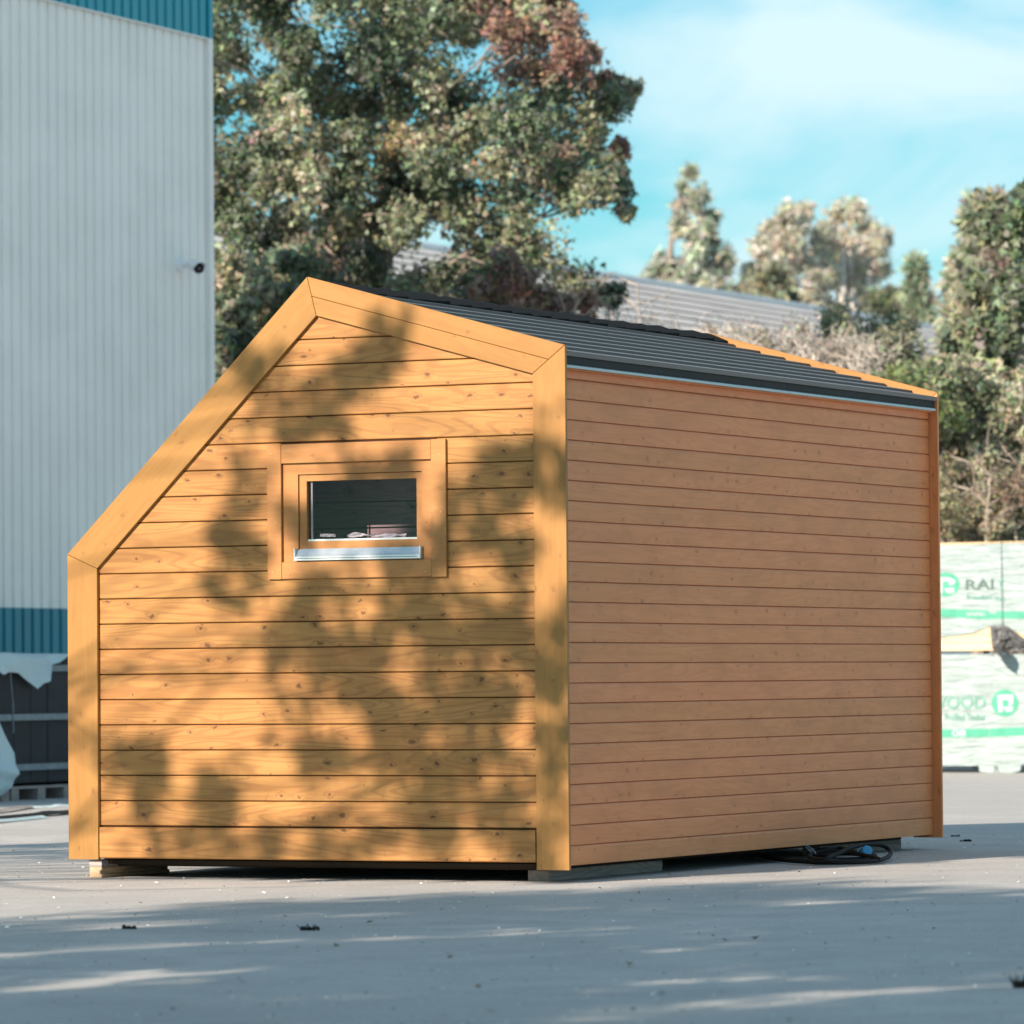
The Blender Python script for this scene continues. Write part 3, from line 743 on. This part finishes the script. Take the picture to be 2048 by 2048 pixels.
RL = [((1995.5, 1390), (2027, 1389), (2027.5, 1394), (2027, 1405), (2024, 1410.5), (2018.5, 1412), (2018.5, 1400), (2005.5, 1399.5), (2006.5, 1424), (1997.5, 1424.5)), ((2006.5, 1413.8), (2027, 1413), (2026, 1422), (2014, 1424))]
for q in RL: poly(low, 'logo_letter', q, M_PALE, .013)
poly(low, 'green_band', [(1800, 1459), (1900, 1458.5), (1978, 1457.5), (1978, 1474), (1900, 1475), (1800, 1476)], M_GREEN, .010)
poly(low, 'green_band', [(1979.5, 1457), (2070, 1453), (2070, 1470), (1979.5, 1473.5)], M_GREEN, .010)
text(low, 'lettering', '08', 1905, 1932, 1459.5, 1473, M_PALE, .013)
# loose scrap of film between the pack and the ground
ss = [(1961, 1532), (1998, 1529), (2046, 1527), (2043, 1542), (2030, 1545), (2010, 1546.5), (1985, 1546), (1962, 1543)]
scr = poly(None, 'film_scrap', ss, M_WRAP, .05); scr.location = PK; scr.rotation_euler = (0, 0, -TH)
tag(scr, 'torn white film scrap with dark mark hanging under the lower timber pack', 'film scrap')
text(scr, 'mark', 'R', 1992, 2003, 1531, 1544, M_GREY, .056)
# upper pack
upk = empty('timber_pack', PK + Vector((0, 0, zA)), -TH); tag(upk, 'upper timber pack in white wrap with torn lower edge showing bare boards', 'timber pack', 'wrapped timber packs')
U0 = empty  # (parts of the upper pack are given from the ground, shifted by zA)
def up_shift(o): o.location.z -= zA; return o
te = [pk(*p) for p in ((1700, 1283), (1882, 1275), (1915, 1271), (1945, 1267), (1962, 1260), (1980, 1253), (2004, 1250), (2030, 1262), (2060, 1275), (2100, 1290))]
def torn(x):
    for (a, za), (b, zb) in zip(te, te[1:]):
        if a <= x <= b: return za + (zb - za) * (x - a) / (b - a)
    return te[0][1] if x < te[0][0] else te[-1][1]
mb = MB().grid(110, 30, wrap_face(x0p, x1p, torn, zTop, .006, 9))
up_shift(mb.build('wrap', M_WRAP, upk, smooth=True))
def top_fn(u, v):
    x = x0p + u * (x1p - x0p); return (x, v * 1.15 - .004, zTop + .006 + .006 * vnoise(x * 3, v * 4, 2))
up_shift(MB().grid(40, 6, top_fn).build('wrap_top', M_WRAP, upk, smooth=True))
zz = zA + .012; i = 0
M_PINE = wood('pack_pine', (.78, .60, .38), (.72, .52, .31), (.50, .30, .14), .5, .5)
while zz < zTop - .05:
    up_shift(MB().box(x0p + .02, x1p - .02, .012, 1.12, zz, zz + .088).build('plank', M_PINE, upk)); zz += .092
x_, _z = pk(2004, 1100); up_shift(MB().tube([(x_, -.010, zTop + .02), (x_, -.016, (zTop + torn(x_)) / 2), (x_ + .005, -.016, torn(x_))], .0055, 5).build('strap', M_GREY, upk))
T = lambda *a, **k: up_shift(text(upk, *a, **k))
T('lettering', 'RAI', 1932, 1988, 1159, 1179, M_GREY, off=.014); T('lettering', 'T', 1994, 2010, 1160, 1180, M_GREEN2, off=.014)
T('lettering', 'Premium', 1934, 1984, 1190, 1199, M_GREEN2, off=.014); T('lettering', 'Tim', 1988, 2012, 1194, 1201, M_GREEN2, off=.014)
up_shift(disc(upk, 1893, 1169, 27, 24, M_GREEN, .011))
for q in (((1872, 1154.5), (1900, 1155), (1911, 1161), (1911, 1166), (1906, 1170), (1899, 1170), (1899, 1163), (1886, 1162.5), (1886, 1187), (1877, 1187)), ((1889, 1177), (1909, 1175.5), (1909, 1186), (1895, 1186))): up_shift(poly(upk, 'logo_letter', q, M_PALE, .014))
up_shift(poly(upk, 'green_band', [(1800, 1215), (1882, 1218), (1940, 1219), (2004, 1222), (2070, 1224), (2070, 1238), (2004, 1237), (1970, 1238.5), (1930, 1236), (1882, 1234), (1800, 1232)], M_GREEN, .011))
T('lettering', 'www.', 1933, 1972, 1225, 1232, M_PALE, off=.014)
# dark torn plastic bunch below the strap
def mat_film():
    m = NT('black_film'); v = m.objv(); m.col((.10, .105, .11)); m.set(Roughness=.22, Specular_IOR_Level=.7); m.bump(m.noise(v, 11, 4, .6, 1.5), .8, .05); return m.m
bunch = []
pp = [(1979, 1256), (1990, 1252), (2004, 1249), (2016, 1253), (2030, 1263), (2048, 1276), (2064, 1284), (2062, 1300), (2040, 1302), (2022, 1303), (2014, 1306), (2000, 1304), (1998, 1312), (1992, 1307), (1985, 1296), (1981, 1280)]
cxp, cyp = 2018, 1278
mb = MB()
rings = 5
for j in range(rings + 1):
    f = j / rings
    for i, p in enumerate(pp):
        x, z = pk(cxp + (p[0] - cxp) * f, cyp + (p[1] - cyp) * f, .05); mb.v.append((x, -.05 - .05 * (1 - f) + .05 * vnoise(i * 1.7, j * 1.3, 4), z - zA))
n = len(pp)
for j in range(rings):
    for i in range(n): i2 = (i + 1) % n; mb.f.append((j * n + i, j * n + i2, (j + 1) * n + i2, (j + 1) * n + i))
tx, tz = pk(2008, 1296); b = len(mb.v)                      # a tongue of film standing out from the bunch
for j in range(7):
    f = j / 6; w = .085 * math.sin(math.pi * (.25 + .75 * f)) + .004
    for sg in (-1, 1): mb.v.append((tx + .06 * f + sg * w + .01 * vnoise(j, sg, 3), -.07 - .40 * f, tz - zA - .02 - .05 * f + .02 * sg * f))
for j in range(6): mb.f.append((b + 2 * j, b + 2 * j + 1, b + 2 * j + 3, b + 2 * j + 2))
bf = mb.build('torn_film', mat_film(), None, upk.location, (0, 0, -TH)); tag(bf, 'crumpled dark torn film bunched below the strap of the upper timber pack', 'torn film')

#@@FARBUILDING
# ------------------------------------------------------------------ far building with grey sheet roof
FB = at(1245, 560, 95.0); fbz = FB.z
far = empty('far_building', (FB.x, FB.y, 0), math.pi / 2 - TH)          # local +x runs away along the ridge, local -y falls to the eave
tag(far, 'long white building behind the trees with weathered grey sheet roof', 'building')
def mat_roof():
    m = NT('old_sheet_roof'); v = m.objv(False); n = m.noise(m.mapv(v, (.5, 2, 2)), 1, 5, .65); s_ = m.noise(m.mapv(v, (.2, 9, 9)), 1, 2)
    c = m.mix(m.ramp(n, .3, .7), (.42, .40, .395), (.58, .555, .545)); c = m.mix(m.math('MULTIPLY', m.ramp(s_, .5, .7), .5), c, (.34, .32, .32)); m.col(c); m.set(Roughness=.85); return m.m
M_FROOF = mat_roof()
RW, RD = 5.6, 1.75
for i in range(7):                                                     # overlapping rows of roof sheets
    a, b = i / 7, (i + 1) / 7
    MB().prism_yz([(-RW * a, fbz - RD * a), (-RW * b - .08, fbz - RD * b + .005), (-RW * b - .08, fbz - RD * b), (-RW * a, fbz - RD * a - .03)], -22, 22).build('roof_sheet_row', M_FROOF, far)
MB().tube([(-22.1, .02, fbz + .03), (22.1, .02, fbz + .03)], .09, 8).build('ridge', plain('pale_ridge', (.62, .64, .66), .5), far)
MB().box(-21.8, 21.8, -RW + .4, 5, 0, fbz - RD + .02).build('wall', plain('white_render', (.74, .74, .73), .8, .05, 2), far)
MB().prism_yz([(0, fbz - .04), (RW, fbz - RD), (RW, fbz - RD - .05), (0, fbz - .09)], -22, 22).build('rear_roof', M_FROOF, far)

#@@TREES
# ------------------------------------------------------------------ trees
MAPLE = np.array([(0, 0), (.06, -.40), (.38, -.50), (.42, -.20), (1, 0), (.42, .20), (.38, .50), (.06, .40)])
OVAL = np.array([(0, 0), (.30, -.22), (.75, -.17), (1, 0), (.70, .18), (.30, .2)])
NEED = np.array([(0, -.07), (1, -.03), (1, .03), (0, .07)])
def leaves(name, clumps, cols, per, size, tmpl, mat, parent, rng, up=.25, outw=.40, rnd=1.15, droop=.35, flat=1.0):
    """clumps: (n,4) centre + radius; cols: (n,3) clump colour; one mesh of many separate small leaf faces"""
    n = len(clumps) * per; ci = np.repeat(np.arange(len(clumps)), per)
    d = rng.normal(size=(n, 3)); d /= np.linalg.norm(d, axis=1)[:, None]
    rr = rng.random(n) ** .45; pos = clumps[ci, :3] + d * (rr * clumps[ci, 3])[:, None] * np.array([1, 1, flat])
    nor = outw * d + rnd * rng.normal(size=(n, 3)) * .6; nor[:, 2] += up; nor /= np.linalg.norm(nor, axis=1)[:, None]
    t = rng.normal(size=(n, 3)); t -= nor * (t * nor).sum(1)[:, None]; t[:, 2] -= droop; t -= nor * (t * nor).sum(1)[:, None]; t /= np.linalg.norm(t, axis=1)[:, None]
    b = np.cross(nor, t); s = size * (.6 + .8 * rng.random(n)); k = len(tmpl)
    V = pos[:, None, :] + s[:, None, None] * (t[:, None, :] * tmpl[None, :, 0, None] + b[:, None, :] * tmpl[None, :, 1, None] - nor[:, None, :] * (.25 * tmpl[None, :, 0, None] ** 2 + .5 * tmpl[None, :, 1, None] ** 2))
    me = bpy.data.meshes.new(name); me.vertices.add(n * k); me.vertices.foreach_set('co', V.reshape(-1).astype(np.float32))
    me.loops.add(n * k); me.loops.foreach_set('vertex_index', np.arange(n * k, dtype=np.int32))
    me.polygons.add(n); me.polygons.foreach_set('loop_start', np.arange(0, n * k, k, dtype=np.int32)); me.update(calc_edges=True)
    c = cols[ci] * (.90 + 1.25 * rng.random((n, 1))); c = c * (1 + .12 * rng.normal(size=(n, 3))); c = np.clip(c, .006, .9)
    at_ = me.attributes.new('tint', 'FLOAT_COLOR', 'FACE'); at_.data.foreach_set('color', np.concatenate([c, np.ones((n, 1))], 1).reshape(-1).astype(np.float32))
    return link(name, me, mat, parent)
def limb(mb, a, b, r0, r1, rng, bend=.12, n=6, sides=6):
    a, b = np.array(a, float), np.array(b, float); l = np.linalg.norm(b - a); pts = []; rr = []
    o1, o2 = rng.normal(size=3) * l * bend, rng.normal(size=3) * l * bend * .6
    for i in range(n + 1):
        t = i / n; p = a + (b - a) * t + o1 * math.sin(math.pi * t) + o2 * math.sin(2 * math.pi * t) + np.array([0, 0, l * .10 * math.sin(math.pi * t)])
        pts.append(p); rr.append(r0 + (r1 - r0) * t)
    mb.tube(pts, rr, sides, False); return pts
def blob_tree(name, base, blobs, label, cat, size, per, sub, tmpl, mat, bark=M_BARK, seed=1, trunk=.25, rad=.80, up=.25, group=None, twigs=True, flat=1.0, trunk_top=None, limbs=None, origin=None):
    """blobs: list of (x,y,z,r,colour) world; clumps of leaves fill each blob, limbs reach each blob from the trunk"""
    rng = np.random.default_rng(seed); root = empty(name, base); tag(root, label, cat, group)
    cl = []; cc = []
    for x, y, z, r, c in blobs:
        d = rng.normal(size=(sub, 3)); d /= np.linalg.norm(d, axis=1)[:, None]; q = (rng.random(sub) ** .4)[:, None] * d * r * .85
        for k in range(sub):
            cl.append((x + q[k, 0] - base[0], y + q[k, 1] - base[1], z + q[k, 2] * flat - base[2], r * rad * (.6 + .6 * rng.random()))); o_ = np.array(blobs[rng.integers(len(blobs))][4]); w_ = .25 * rng.random(); cc.append((np.array(c) * (1 - w_) + o_ * w_) * (.7 + .6 * rng.random()))
    cl = np.array(cl); cc = np.array(cc)
    leaves('crown', cl, cc, per, size, tmpl, mat, root, rng, up=up, flat=flat)
    bz = np.array([(b[0] - base[0], b[1] - base[1], b[2] - base[2]) for b in blobs]); top = np.array(trunk_top if trunk_top is not None else (bz[:, 0].mean(), bz[:, 1].mean(), bz[:, 2].max()))
    mb = MB(); tp = limb(mb, (0, 0, 0), top, trunk, trunk * .12, rng, .03, 12, 9)
    tp = np.array(tp)
    for i, p in enumerate(bz):
        if limbs and rng.random() > limbs: continue
        hz = max(p[2] - .55 * math.hypot(p[0] - top[0] * .5, p[1] - top[1] * .5) - .3, tp[1][2] + .2); j = int(np.argmin(np.abs(tp[:, 2] - hz))); w = 1 - j / len(tp)
        limb(mb, tp[j], p, trunk * .17 * w + .012, .008, rng, .08, 7, 5)
        if twigs:
            for k in range(4): q = p + rng.normal(size=3) * blobs[i][3] * .6; limb(mb, p + (tp[j] - p) * .25 * rng.random(), q, .018, .005, rng, .1, 3, 4)
    mb.build('trunk', bark, root, smooth=True)
    return root
GREEN, OLIVE, PALE, DARK = (.120, .155, .105), (.190, .208, .138), (.31, .315, .225), (.080, .106, .080)
RED, PINK, BROWN, GOLD = (.235, .135, .11), (.29, .205, .17), (.20, .145, .115), (.33, .28, .17)
def pick(rng, *ws): 
    r = rng.random() * sum(w for w, _ in ws)
    for w, c in ws:
        r -= w
        if r <= 0: return c
    return ws[-1][1]
# --- the big maple behind the cabin
rng = np.random.default_rng(11); YM = 62.0
XR = [(-160, 1120), (0, 1135), (60, 1165), (100, 1190), (140, 1205), (175, 1268), (215, 1250), (260, 1225), (300, 1232), (350, 1238), (400, 1250), (430, 1235), (470, 1195), (510, 1180), (560, 1195), (600, 1220), (650, 1215), (720, 1200)]
HOLES = [(515, 125, 34, 34), (1000, 168, 40, 14), (785, 535, 34, 42), (1140, 472, 28, 10), (640, 60, 12, 10), (470, 262, 14, 20), (880, 480, 10, 8)]
blobs = []; gs = 66
for j in range(-2, 11):
    for i in range(-1, 15):
        for layer in (0, 1):
            x = 400 + i * gs + rng.uniform(-28, 28) + layer * 30; y = j * gs + rng.uniform(-28, 28) + layer * 25
            xr = np.interp(y, [p[0] for p in XR], [p[1] for p in XR])
            r = rng.uniform(40, 66)
            if x + r * .75 > xr or y > 690: continue
            if any(((x - hx) / (hw + r * .55)) ** 2 + ((y - hy) / (hh + r * .55)) ** 2 < 1 for hx, hy, hw, hh in HOLES): continue
            if rng.random() < (.44 if layer else .09): continue
            p = at(x, y, YM + (2.2 if layer else -.6) + rng.uniform(-1.3, 1.3))
            if y < 190 and x > 900 and rng.random() < .65: c = pick(rng, (3, RED), (3, PINK), (2, BROWN), (1, OLIVE))
            elif y > 590 and x > 880: c = pick(rng, (4, DARK), (2, BROWN))
            elif x > 1060 and y < 430: c = pick(rng, (3, OLIVE), (2, PALE), (2, GREEN), (1, PINK))
            else: c = pick(rng, (5, GREEN), (4, OLIVE), (2.6, PALE), (2.2, DARK), (.2, BROWN), (.25, GOLD))
            blobs.append((p.x, p.y, p.z, r / 161, c))
for (x, y, r, c) in ((1266, 185, 20, PALE), (1225, 205, 34, GREEN), (1215, 165, 26, BROWN), (1245, 300, 22, PINK), (1225, 330, 30, OLIVE), (1240, 385, 26, GREEN), (1248, 420, 20, PALE), (1225, 590, 30, DARK), (1150, 90, 30, RED), (1178, 110, 22, PINK), (1110, 20, 40, RED)):
    p = at(x, y, YM + rng.uniform(-.6, .6)); blobs.append((p.x, p.y, p.z, r / 161, c))
mbase = at(800, 1340, YM + .5); mbase.z = 0
blob_tree('maple_tree', mbase, blobs, 'large green maple turning red at the top, rising behind the cabin', 'tree', .076, 56, 9, MAPLE, M_LEAF, seed=3, trunk=.22, trunk_top=at(760, -150, YM) - mbase, limbs=.28)
# --- reddish sapling maple in front of it
blobs = []
for k in range(26):
    x = rng.uniform(930, 1190); y = 540 + abs(x - 1045) * .28 + rng.uniform(0, 110) - (30 if 1000 < x < 1070 else 0); p = at(x, y, YM - 3 + rng.uniform(-.5, .5)); blobs.append((p.x, p.y, p.z, rng.uniform(16, 32) / 168, pick(rng, (4, PINK), (3, BROWN), (2, RED), (1.5, OLIVE))))
b0 = at(1050, 1340, YM - 3); b0.z = 0
blob_tree('red_maple_sapling', b0, blobs, 'low reddish-pink maple sapling in front of the large maple', 'tree', .085, 36, 5, MAPLE, M_LEAF, seed=7, trunk=.06, limbs=.7)
# --- left low foliage beside the warehouse corner
blobs = []
for k in range(52):
    x = rng.uniform(420, 620); y = rng.uniform(520, 760 if x > 520 else 830); p = at(x, y, YM - 2.5 + rng.uniform(-.8, .8)); blobs.append((p.x, p.y, p.z, rng.uniform(30, 48) / 168, pick(rng, (4, GREEN), (3, OLIVE), (2, PALE), (2, DARK))))
b0 = at(500, 1340, YM - 2.5); b0.z = 0
blob_tree('young_maple', b0, blobs, 'dense young green maple between the warehouse corner and the cabin gable', 'tree', .095, 40, 6, MAPLE, M_LEAF, seed=8, trunk=.10, limbs=.6)
# --- maple at the right edge
blobs = []
for k in range(60):
    y = rng.uniform(395, 860); w = np.interp(y, [395, 450, 560, 700, 860], [35, 80, 130, 150, 150]); x = 2040 + rng.uniform(-w, 130); p = at(x, y, 61 + rng.uniform(-1.4, 1.4)); blobs.append((p.x, p.y, p.z, rng.uniform(26, 46) / 165, pick(rng, (5, GREEN), (3, OLIVE), (2, PALE), (1.5, DARK), (.6, GOLD))))
b0 = at(2060, 1340, 61); b0.z = 0
blob_tree('edge_maple', b0, blobs, 'green maple cut off by the right edge of the picture', 'tree', .115, 40, 6, MAPLE, M_LEAF, seed=9, trunk=.14, limbs=.7)
# --- willow shrubs to the right
def shrub(name, label, px, y0, y1, half, Y, n, pal, seed, size=.075, tm=OVAL, r=(26, 46), per=46, base_px=None, sub=6):
    rg = np.random.default_rng(seed); bl = []; sc = F_PX / Y
    for k in range(n):
        y = y0 + (y1 - y0) * rg.random(); f = (y - y0) / (y1 - y0); w = half * min(1, .25 + 1.6 * math.sqrt(max(f, 0))); x = px + rg.uniform(-w, w); p = at(x, y, Y + rg.uniform(-1, 1)); bl.append((p.x, p.y, p.z, rg.uniform(*r) / sc, pick(rg, *pal)))
    b = at(base_px or px, 1340, Y); b.z = 0
    return blob_tree(name, b, bl, label, 'shrub', size, per, sub, tm, M_LEAF, seed=seed + 50, trunk=.05, limbs=.6, up=.5)
WIL = [(4, (.29, .29, .205)), (3, (.35, .34, .25)), (1.5, OLIVE), (.7, GREEN)]
DRYG = [(3, (.30, .27, .20)), (3, (.25, .24, .16)), (1, BROWN)]
shrub('willow_shrub', 'tall grey-green willow shrub rising just above the far corner of the cabin', 1910, 735, 1120, 180, 59, 100, WIL, 21)
shrub('willow_shrub', 'grey-green willow shrub standing below the edge maple', 2060, 790, 1120, 140, 58.2, 64, WIL, 22)
shrub('dark_shrub', 'darker green bush above the roof line near the far gable corner', 1770, 690, 900, 100, 61, 34, [(3, GREEN), (2, DARK), (2, OLIVE), (2, (.16, .165, .10))], 23)
shrub('olive_shrub', 'rounded olive shrub behind the dark bush, below the small spruce', 1740, 610, 860, 95, 66, 34, [(3, (.17, .17, .10)), (2, OLIVE), (1, GREEN)], 24)
shrub('light_shrub', 'light green sapling directly above the eave end of the cabin', 1840, 745, 860, 60, 57.5, 16, [(4, (.15, .19, .085)), (2, OLIVE)], 25)
shrub('dry_shrub', 'dry brownish shrub with bare stems above the wrapped timber packs', 1950, 930, 1120, 150, 57.6, 34, DRYG, 26, .06)
# --- bare twigs: pale dry growth
def twig_mass(name, label, cat, px0, px1, ytop, ybase, Y, n, seed, mat=M_TWIG, r=(.004, .011), forks=3, lean=.25, kind=None):
    rg = np.random.default_rng(seed); b = at((px0 + px1) / 2, 1340, Y); b.z = 0; root = empty(name, b); tag(root, label, cat, kind=None); mb = MB(); B = np.array(b)
    for k in range(n):
        x = rg.uniform(px0, px1); yt = ytop(x) + abs(rg.normal()) * 45; top = np.array(at(x, yt, Y + rg.uniform(-1, 1))) - B; bot = np.array(at(x + rg.normal() * 40, ybase, Y + rg.uniform(-1, 1))) - B
        pts = limb(mb, bot, top, r[1], r[0], rg, .06, 5, 4)
        for f in range(forks):
            i = rg.integers(1, 5); d = (top - bot) * rg.uniform(.18, .4); d[0] += rg.normal() * lean; d[1] += rg.normal() * lean; limb(mb, pts[i], np.array(pts[i]) + d, r[1] * .7, r[0] * .8, rg, .1, 3, 3)
    mb.build('stems', mat, root); return root
twig_mass('bare_thicket', 'pale leafless thicket in front of the grey sheet roof', 'thicket', 1190, 1760, lambda x: 655 + (x - 1250) * .055, 800, 60, 330, 31, mat=plain('pale_twig', (.55, .50, .46), .9, .2, 20))
twig_mass('bare_bush', 'bare pale forked bush between the red sapling and the cabin roof', 'bush', 1120, 1250, lambda x: 575 + abs(x - 1185) * .4, 760, 59, 16, 32, r=(.006, .016), lean=.35)
twig_mass('bare_thorn_bush', 'thick bare stems among the dry shrub above the timber packs', 'bush', 1900, 2060, lambda x: 860 + abs(x - 2000) * .5, 1150, 57.2, 10, 33, r=(.006, .022), forks=5, lean=.5)
# --- seedheads / fluff of the thicket
shrub('dry_thicket', 'greyish dry foliage hanging in the leafless thicket before the grey roof', 1540, 655, 830, 300, 60.6, 120, [(3, (.36, .34, .315)), (2, (.32, .305, .27)), (1, (.20, .20, .14))], 34, .045, OVAL, (16, 30), 16)
# --- far pine
def conifer(name, px, y0, y1, half, Y, label, seed, col, size, per=60, trunk=.16, lean=0.0, gap=.0, levels=12, wfn=None):
    rg = np.random.default_rng(seed); bl = []; sc = F_PX / Y
    for L in range(levels):
        f = (L + .3) / levels; y = y0 + (y1 - y0) * f; w = half * (wfn(f) if wfn else f ** .8); m = max(2, int(2 + w / 14))
        for k in range(m):
            if rg.random() < gap: continue
            a = rg.random() * 6.283; q = w * (.35 + .65 * rg.random()); p = at(px + lean * (f) + math.cos(a) * q, y + q * .18 + rg.uniform(-6, 6), Y); bl.append((p.x, p.y + math.sin(a) * q / sc, p.z, max(7, w * .30) / sc * rg.uniform(.8, 1.3), np.array(col) * rg.uniform(.7, 1.35)))
    b = at(px, 1340, Y); b.z = 0
    return blob_tree(name, b, bl, label, 'tree', size, per, 4, NEED * np.array([1, 2.2]), M_NEEDLE, seed=seed, trunk=trunk, rad=.7, trunk_top=at(px, y0 - 6, Y) - b, limbs=.6, twigs=False)
conifer('pine_tree', 1385, 336, 615, 105, 130, 'blurred far pine with open crown standing alone against the sky', 41, (.28, .30, .245), .20, 44, .2, gap=.40, levels=13, wfn=lambda f: [.10, .24, .32, .46, .40, .52, .60, .52, .74, .86, 1.0, .62, .35][min(12, int(f * 13))])
conifer('small_spruce', 1832, 520, 660, 38, 112, 'small pointed dark spruce between the birches and the edge maple', 42, (.17, .21, .15), .22, 60, .1, levels=10)
conifer('tall_spruce', 1950, 400, 720, 88, 82, 'tall spruce with narrow tip behind the edge maple', 43, (.25, .27, .20), .22, 44, .16, gap=.1, levels=14)
conifer('tip_spruce', 2002, 390, 640, 40, 80, 'slim brownish conifer tip poking out above the edge maple', 44, (.20, .165, .14), .18, 46, .08, gap=.1, levels=10)
# --- birches
def birch(px, y0, y1, half, Y, label, seed, trunks):
    rg = np.random.default_rng(seed); bl = []; sc = F_PX / Y
    for k in range(70):
        f = rg.random(); y = y0 + (y1 - y0) * f; w = half * min(1, math.sqrt(f * 2.2 + .04)); x = px + rg.uniform(-w, w); p = at(x, y, Y + rg.uniform(-2, 2)); bl.append((p.x, p.y, p.z, rg.uniform(14, 26) / sc, pick(rg, (3, (.43, .41, .335)), (3, (.37, .37, .30)), (2, (.45, .41, .345)))))
    b = at(px, 1340, Y); b.z = 0
    root = blob_tree('birch_tree', b, bl, label, 'tree', .13, 52, 5, OVAL, M_LEAF, bark=M_BIRCH, seed=seed, trunk=.16, limbs=.5, up=.2, group='far birches')
    mb = MB(); r2 = np.random.default_rng(seed + 1)
    for tx, ty, bx in trunks:
        t = np.array(at(tx, ty, Y - 1)) - np.array(b); q = np.array(at(bx, 700, Y - 1)) - np.array(b); limb(mb, q, t, .17, .05, r2, .02, 8, 7)
    mb.build('stem', M_BIRCH, root, smooth=True)
birch(1590, 425, 660, 88, 130, 'left birch of the far pair, with yellowing crown', 51, [(1610, 500, 1640), (1570, 520, 1590)])
birch(1705, 408, 660, 85, 133, 'right birch of the far pair, with white forked stems', 52, [(1680, 450, 1690), (1700, 500, 1702), (1740, 520, 1720)])
shrub('far_bush', 'dark rounded far bush at the foot of the left birch', 1530, 545, 680, 52, 126, 22, [(3, (.16, .18, .12)), (2, (.21, .21, .15))], 53, .2, OVAL, (14, 24), 26)
shrub('far_bush', 'dark far bush at the foot of the right birch', 1790, 590, 690, 50, 124, 18, [(3, (.15, .17, .11)), (2, (.21, .21, .15))], 54, .2, OVAL, (14, 24), 26)

#@@SHADE
# ------------------------------------------------------------------ yard trees left of the picture: they cast the dappled shade
def shade_tree(x, y, h, seed, n, rr, label, z0=3.0, per=34, size=.15, sub=6):
    rg = np.random.default_rng(seed); bl = []
    for k in range(n):
        z = z0 + (h - z0) * rg.random(); f = (z - z0) / (h - z0); w = rr * math.sqrt(max(.08, 1 - (2 * f - .85) ** 2 * .8)); a = rg.random() * 6.283; q = w * math.sqrt(rg.random())
        bl.append((x + math.cos(a) * q, y + math.sin(a) * q, z, rg.uniform(.35, .62), pick(rg, (4, GREEN), (3, OLIVE), (1, PALE))))
    return blob_tree('yard_maple', (x, y, 0), bl, label, 'tree', size, per, sub, MAPLE, M_LEAF, seed=seed, trunk=.17, limbs=.7, group='maples along the yard')
def gable_tree():
    rg = np.random.default_rng(77); bl = []
    spots = [(640, 700), (600, 760), (560, 800), (520, 740), (690, 660), (760, 640), (960, 850), (950, 900), (900, 900), (440, 1000), (470, 1040), (430, 1080), (680, 880), (760, 900), (860, 960), (930, 990), (960, 1040), (980, 1080),
             (620, 1090), (560, 1150), (540, 1210), (600, 1200), (640, 1240), (680, 1280), (700, 1330), (760, 1280), (780, 1140), (820, 1180), (870, 1160), (930, 1180), (960, 1220), (1000, 1240), (900, 1300), (880, 1340), (760, 1350), (820, 1400), (700, 1400), (560, 1390), (600, 1420), (900, 1400), (950, 1340), (1030, 1390), (860, 1240), (720, 1200),
             (250, 1430), (240, 1480), (270, 1520), (390, 1500), (370, 1540), (420, 1480), (780, 1450), (850, 1480), (920, 1500), (990, 1480), (760, 1540), (820, 1560), (600, 1600), (680, 1600), (480, 1600), (960, 1560), (1040, 860), (1050, 920), (1045, 1150), (1050, 1260), (1045, 1590), (620, 940), (570, 960), (820, 1060), (720, 1050), (470, 900)]
    back = -SUN_DIR
    for px, py in spots:
        px, py = px * 1.06004, py * 1.06004; r = ray(px, py); n = Vector((math.sin(TH), math.cos(TH), 0)); t = (CX * n.x + CY * n.y) / (r.x * n.x + r.y * n.y)
        p = Vector((r.x * t, r.y * t, r.z * t + CAM_H)) + back * (12.2 + rg.uniform(-1.0, 1.0)); bl.append((p.x, p.y, p.z, rg.uniform(.15, .25), pick(rg, (4, GREEN), (3, OLIVE), (1, PALE))))
    c = np.array([b[:3] for b in bl]).mean(0); base = Vector((c[0] - 4.0, c[1] + 3.0, 0))
    for k in range(30):                                     # the rest of its crown, clear of the gable
        p = Vector((c[0] - 4.6 + rg.normal() * .6, c[1] + 3.5 + rg.normal() * .6, c[2] + rg.uniform(-.5, 2.6))); bl.append((p.x, p.y, p.z, rg.uniform(.3, .5), GREEN))
    blob_tree('yard_maple', base, bl, 'maple beyond the left edge that dapples the lit gable', 'tree', .11, 12, 4, MAPLE, M_LEAF, seed=61, trunk=.16, limbs=.35, twigs=False, rad=.7, group='maples along the yard', trunk_top=(-.1, .1, c[2] + 2.4))
gable_tree()
shade_tree(-7.2, 9.6, 8.6, 62, 82, 2.8, 'maple beyond the left edge that shades the middle of the foreground', 2.6)
shade_tree(-7.6, 4.4, 7.0, 63, 60, 2.5, 'maple beyond the left edge that shades the front of the yard', 2.6)
shade_tree(-4.9, 12.4, 6.9, 64, 40, 2.1, 'slender maple beyond the left edge that shades the yard before the side wall', 2.4)
shade_tree(-11.8, 8.4, 9.8, 65, 46, 2.5, 'broad maple standing behind the others beyond the left edge', 3.0)
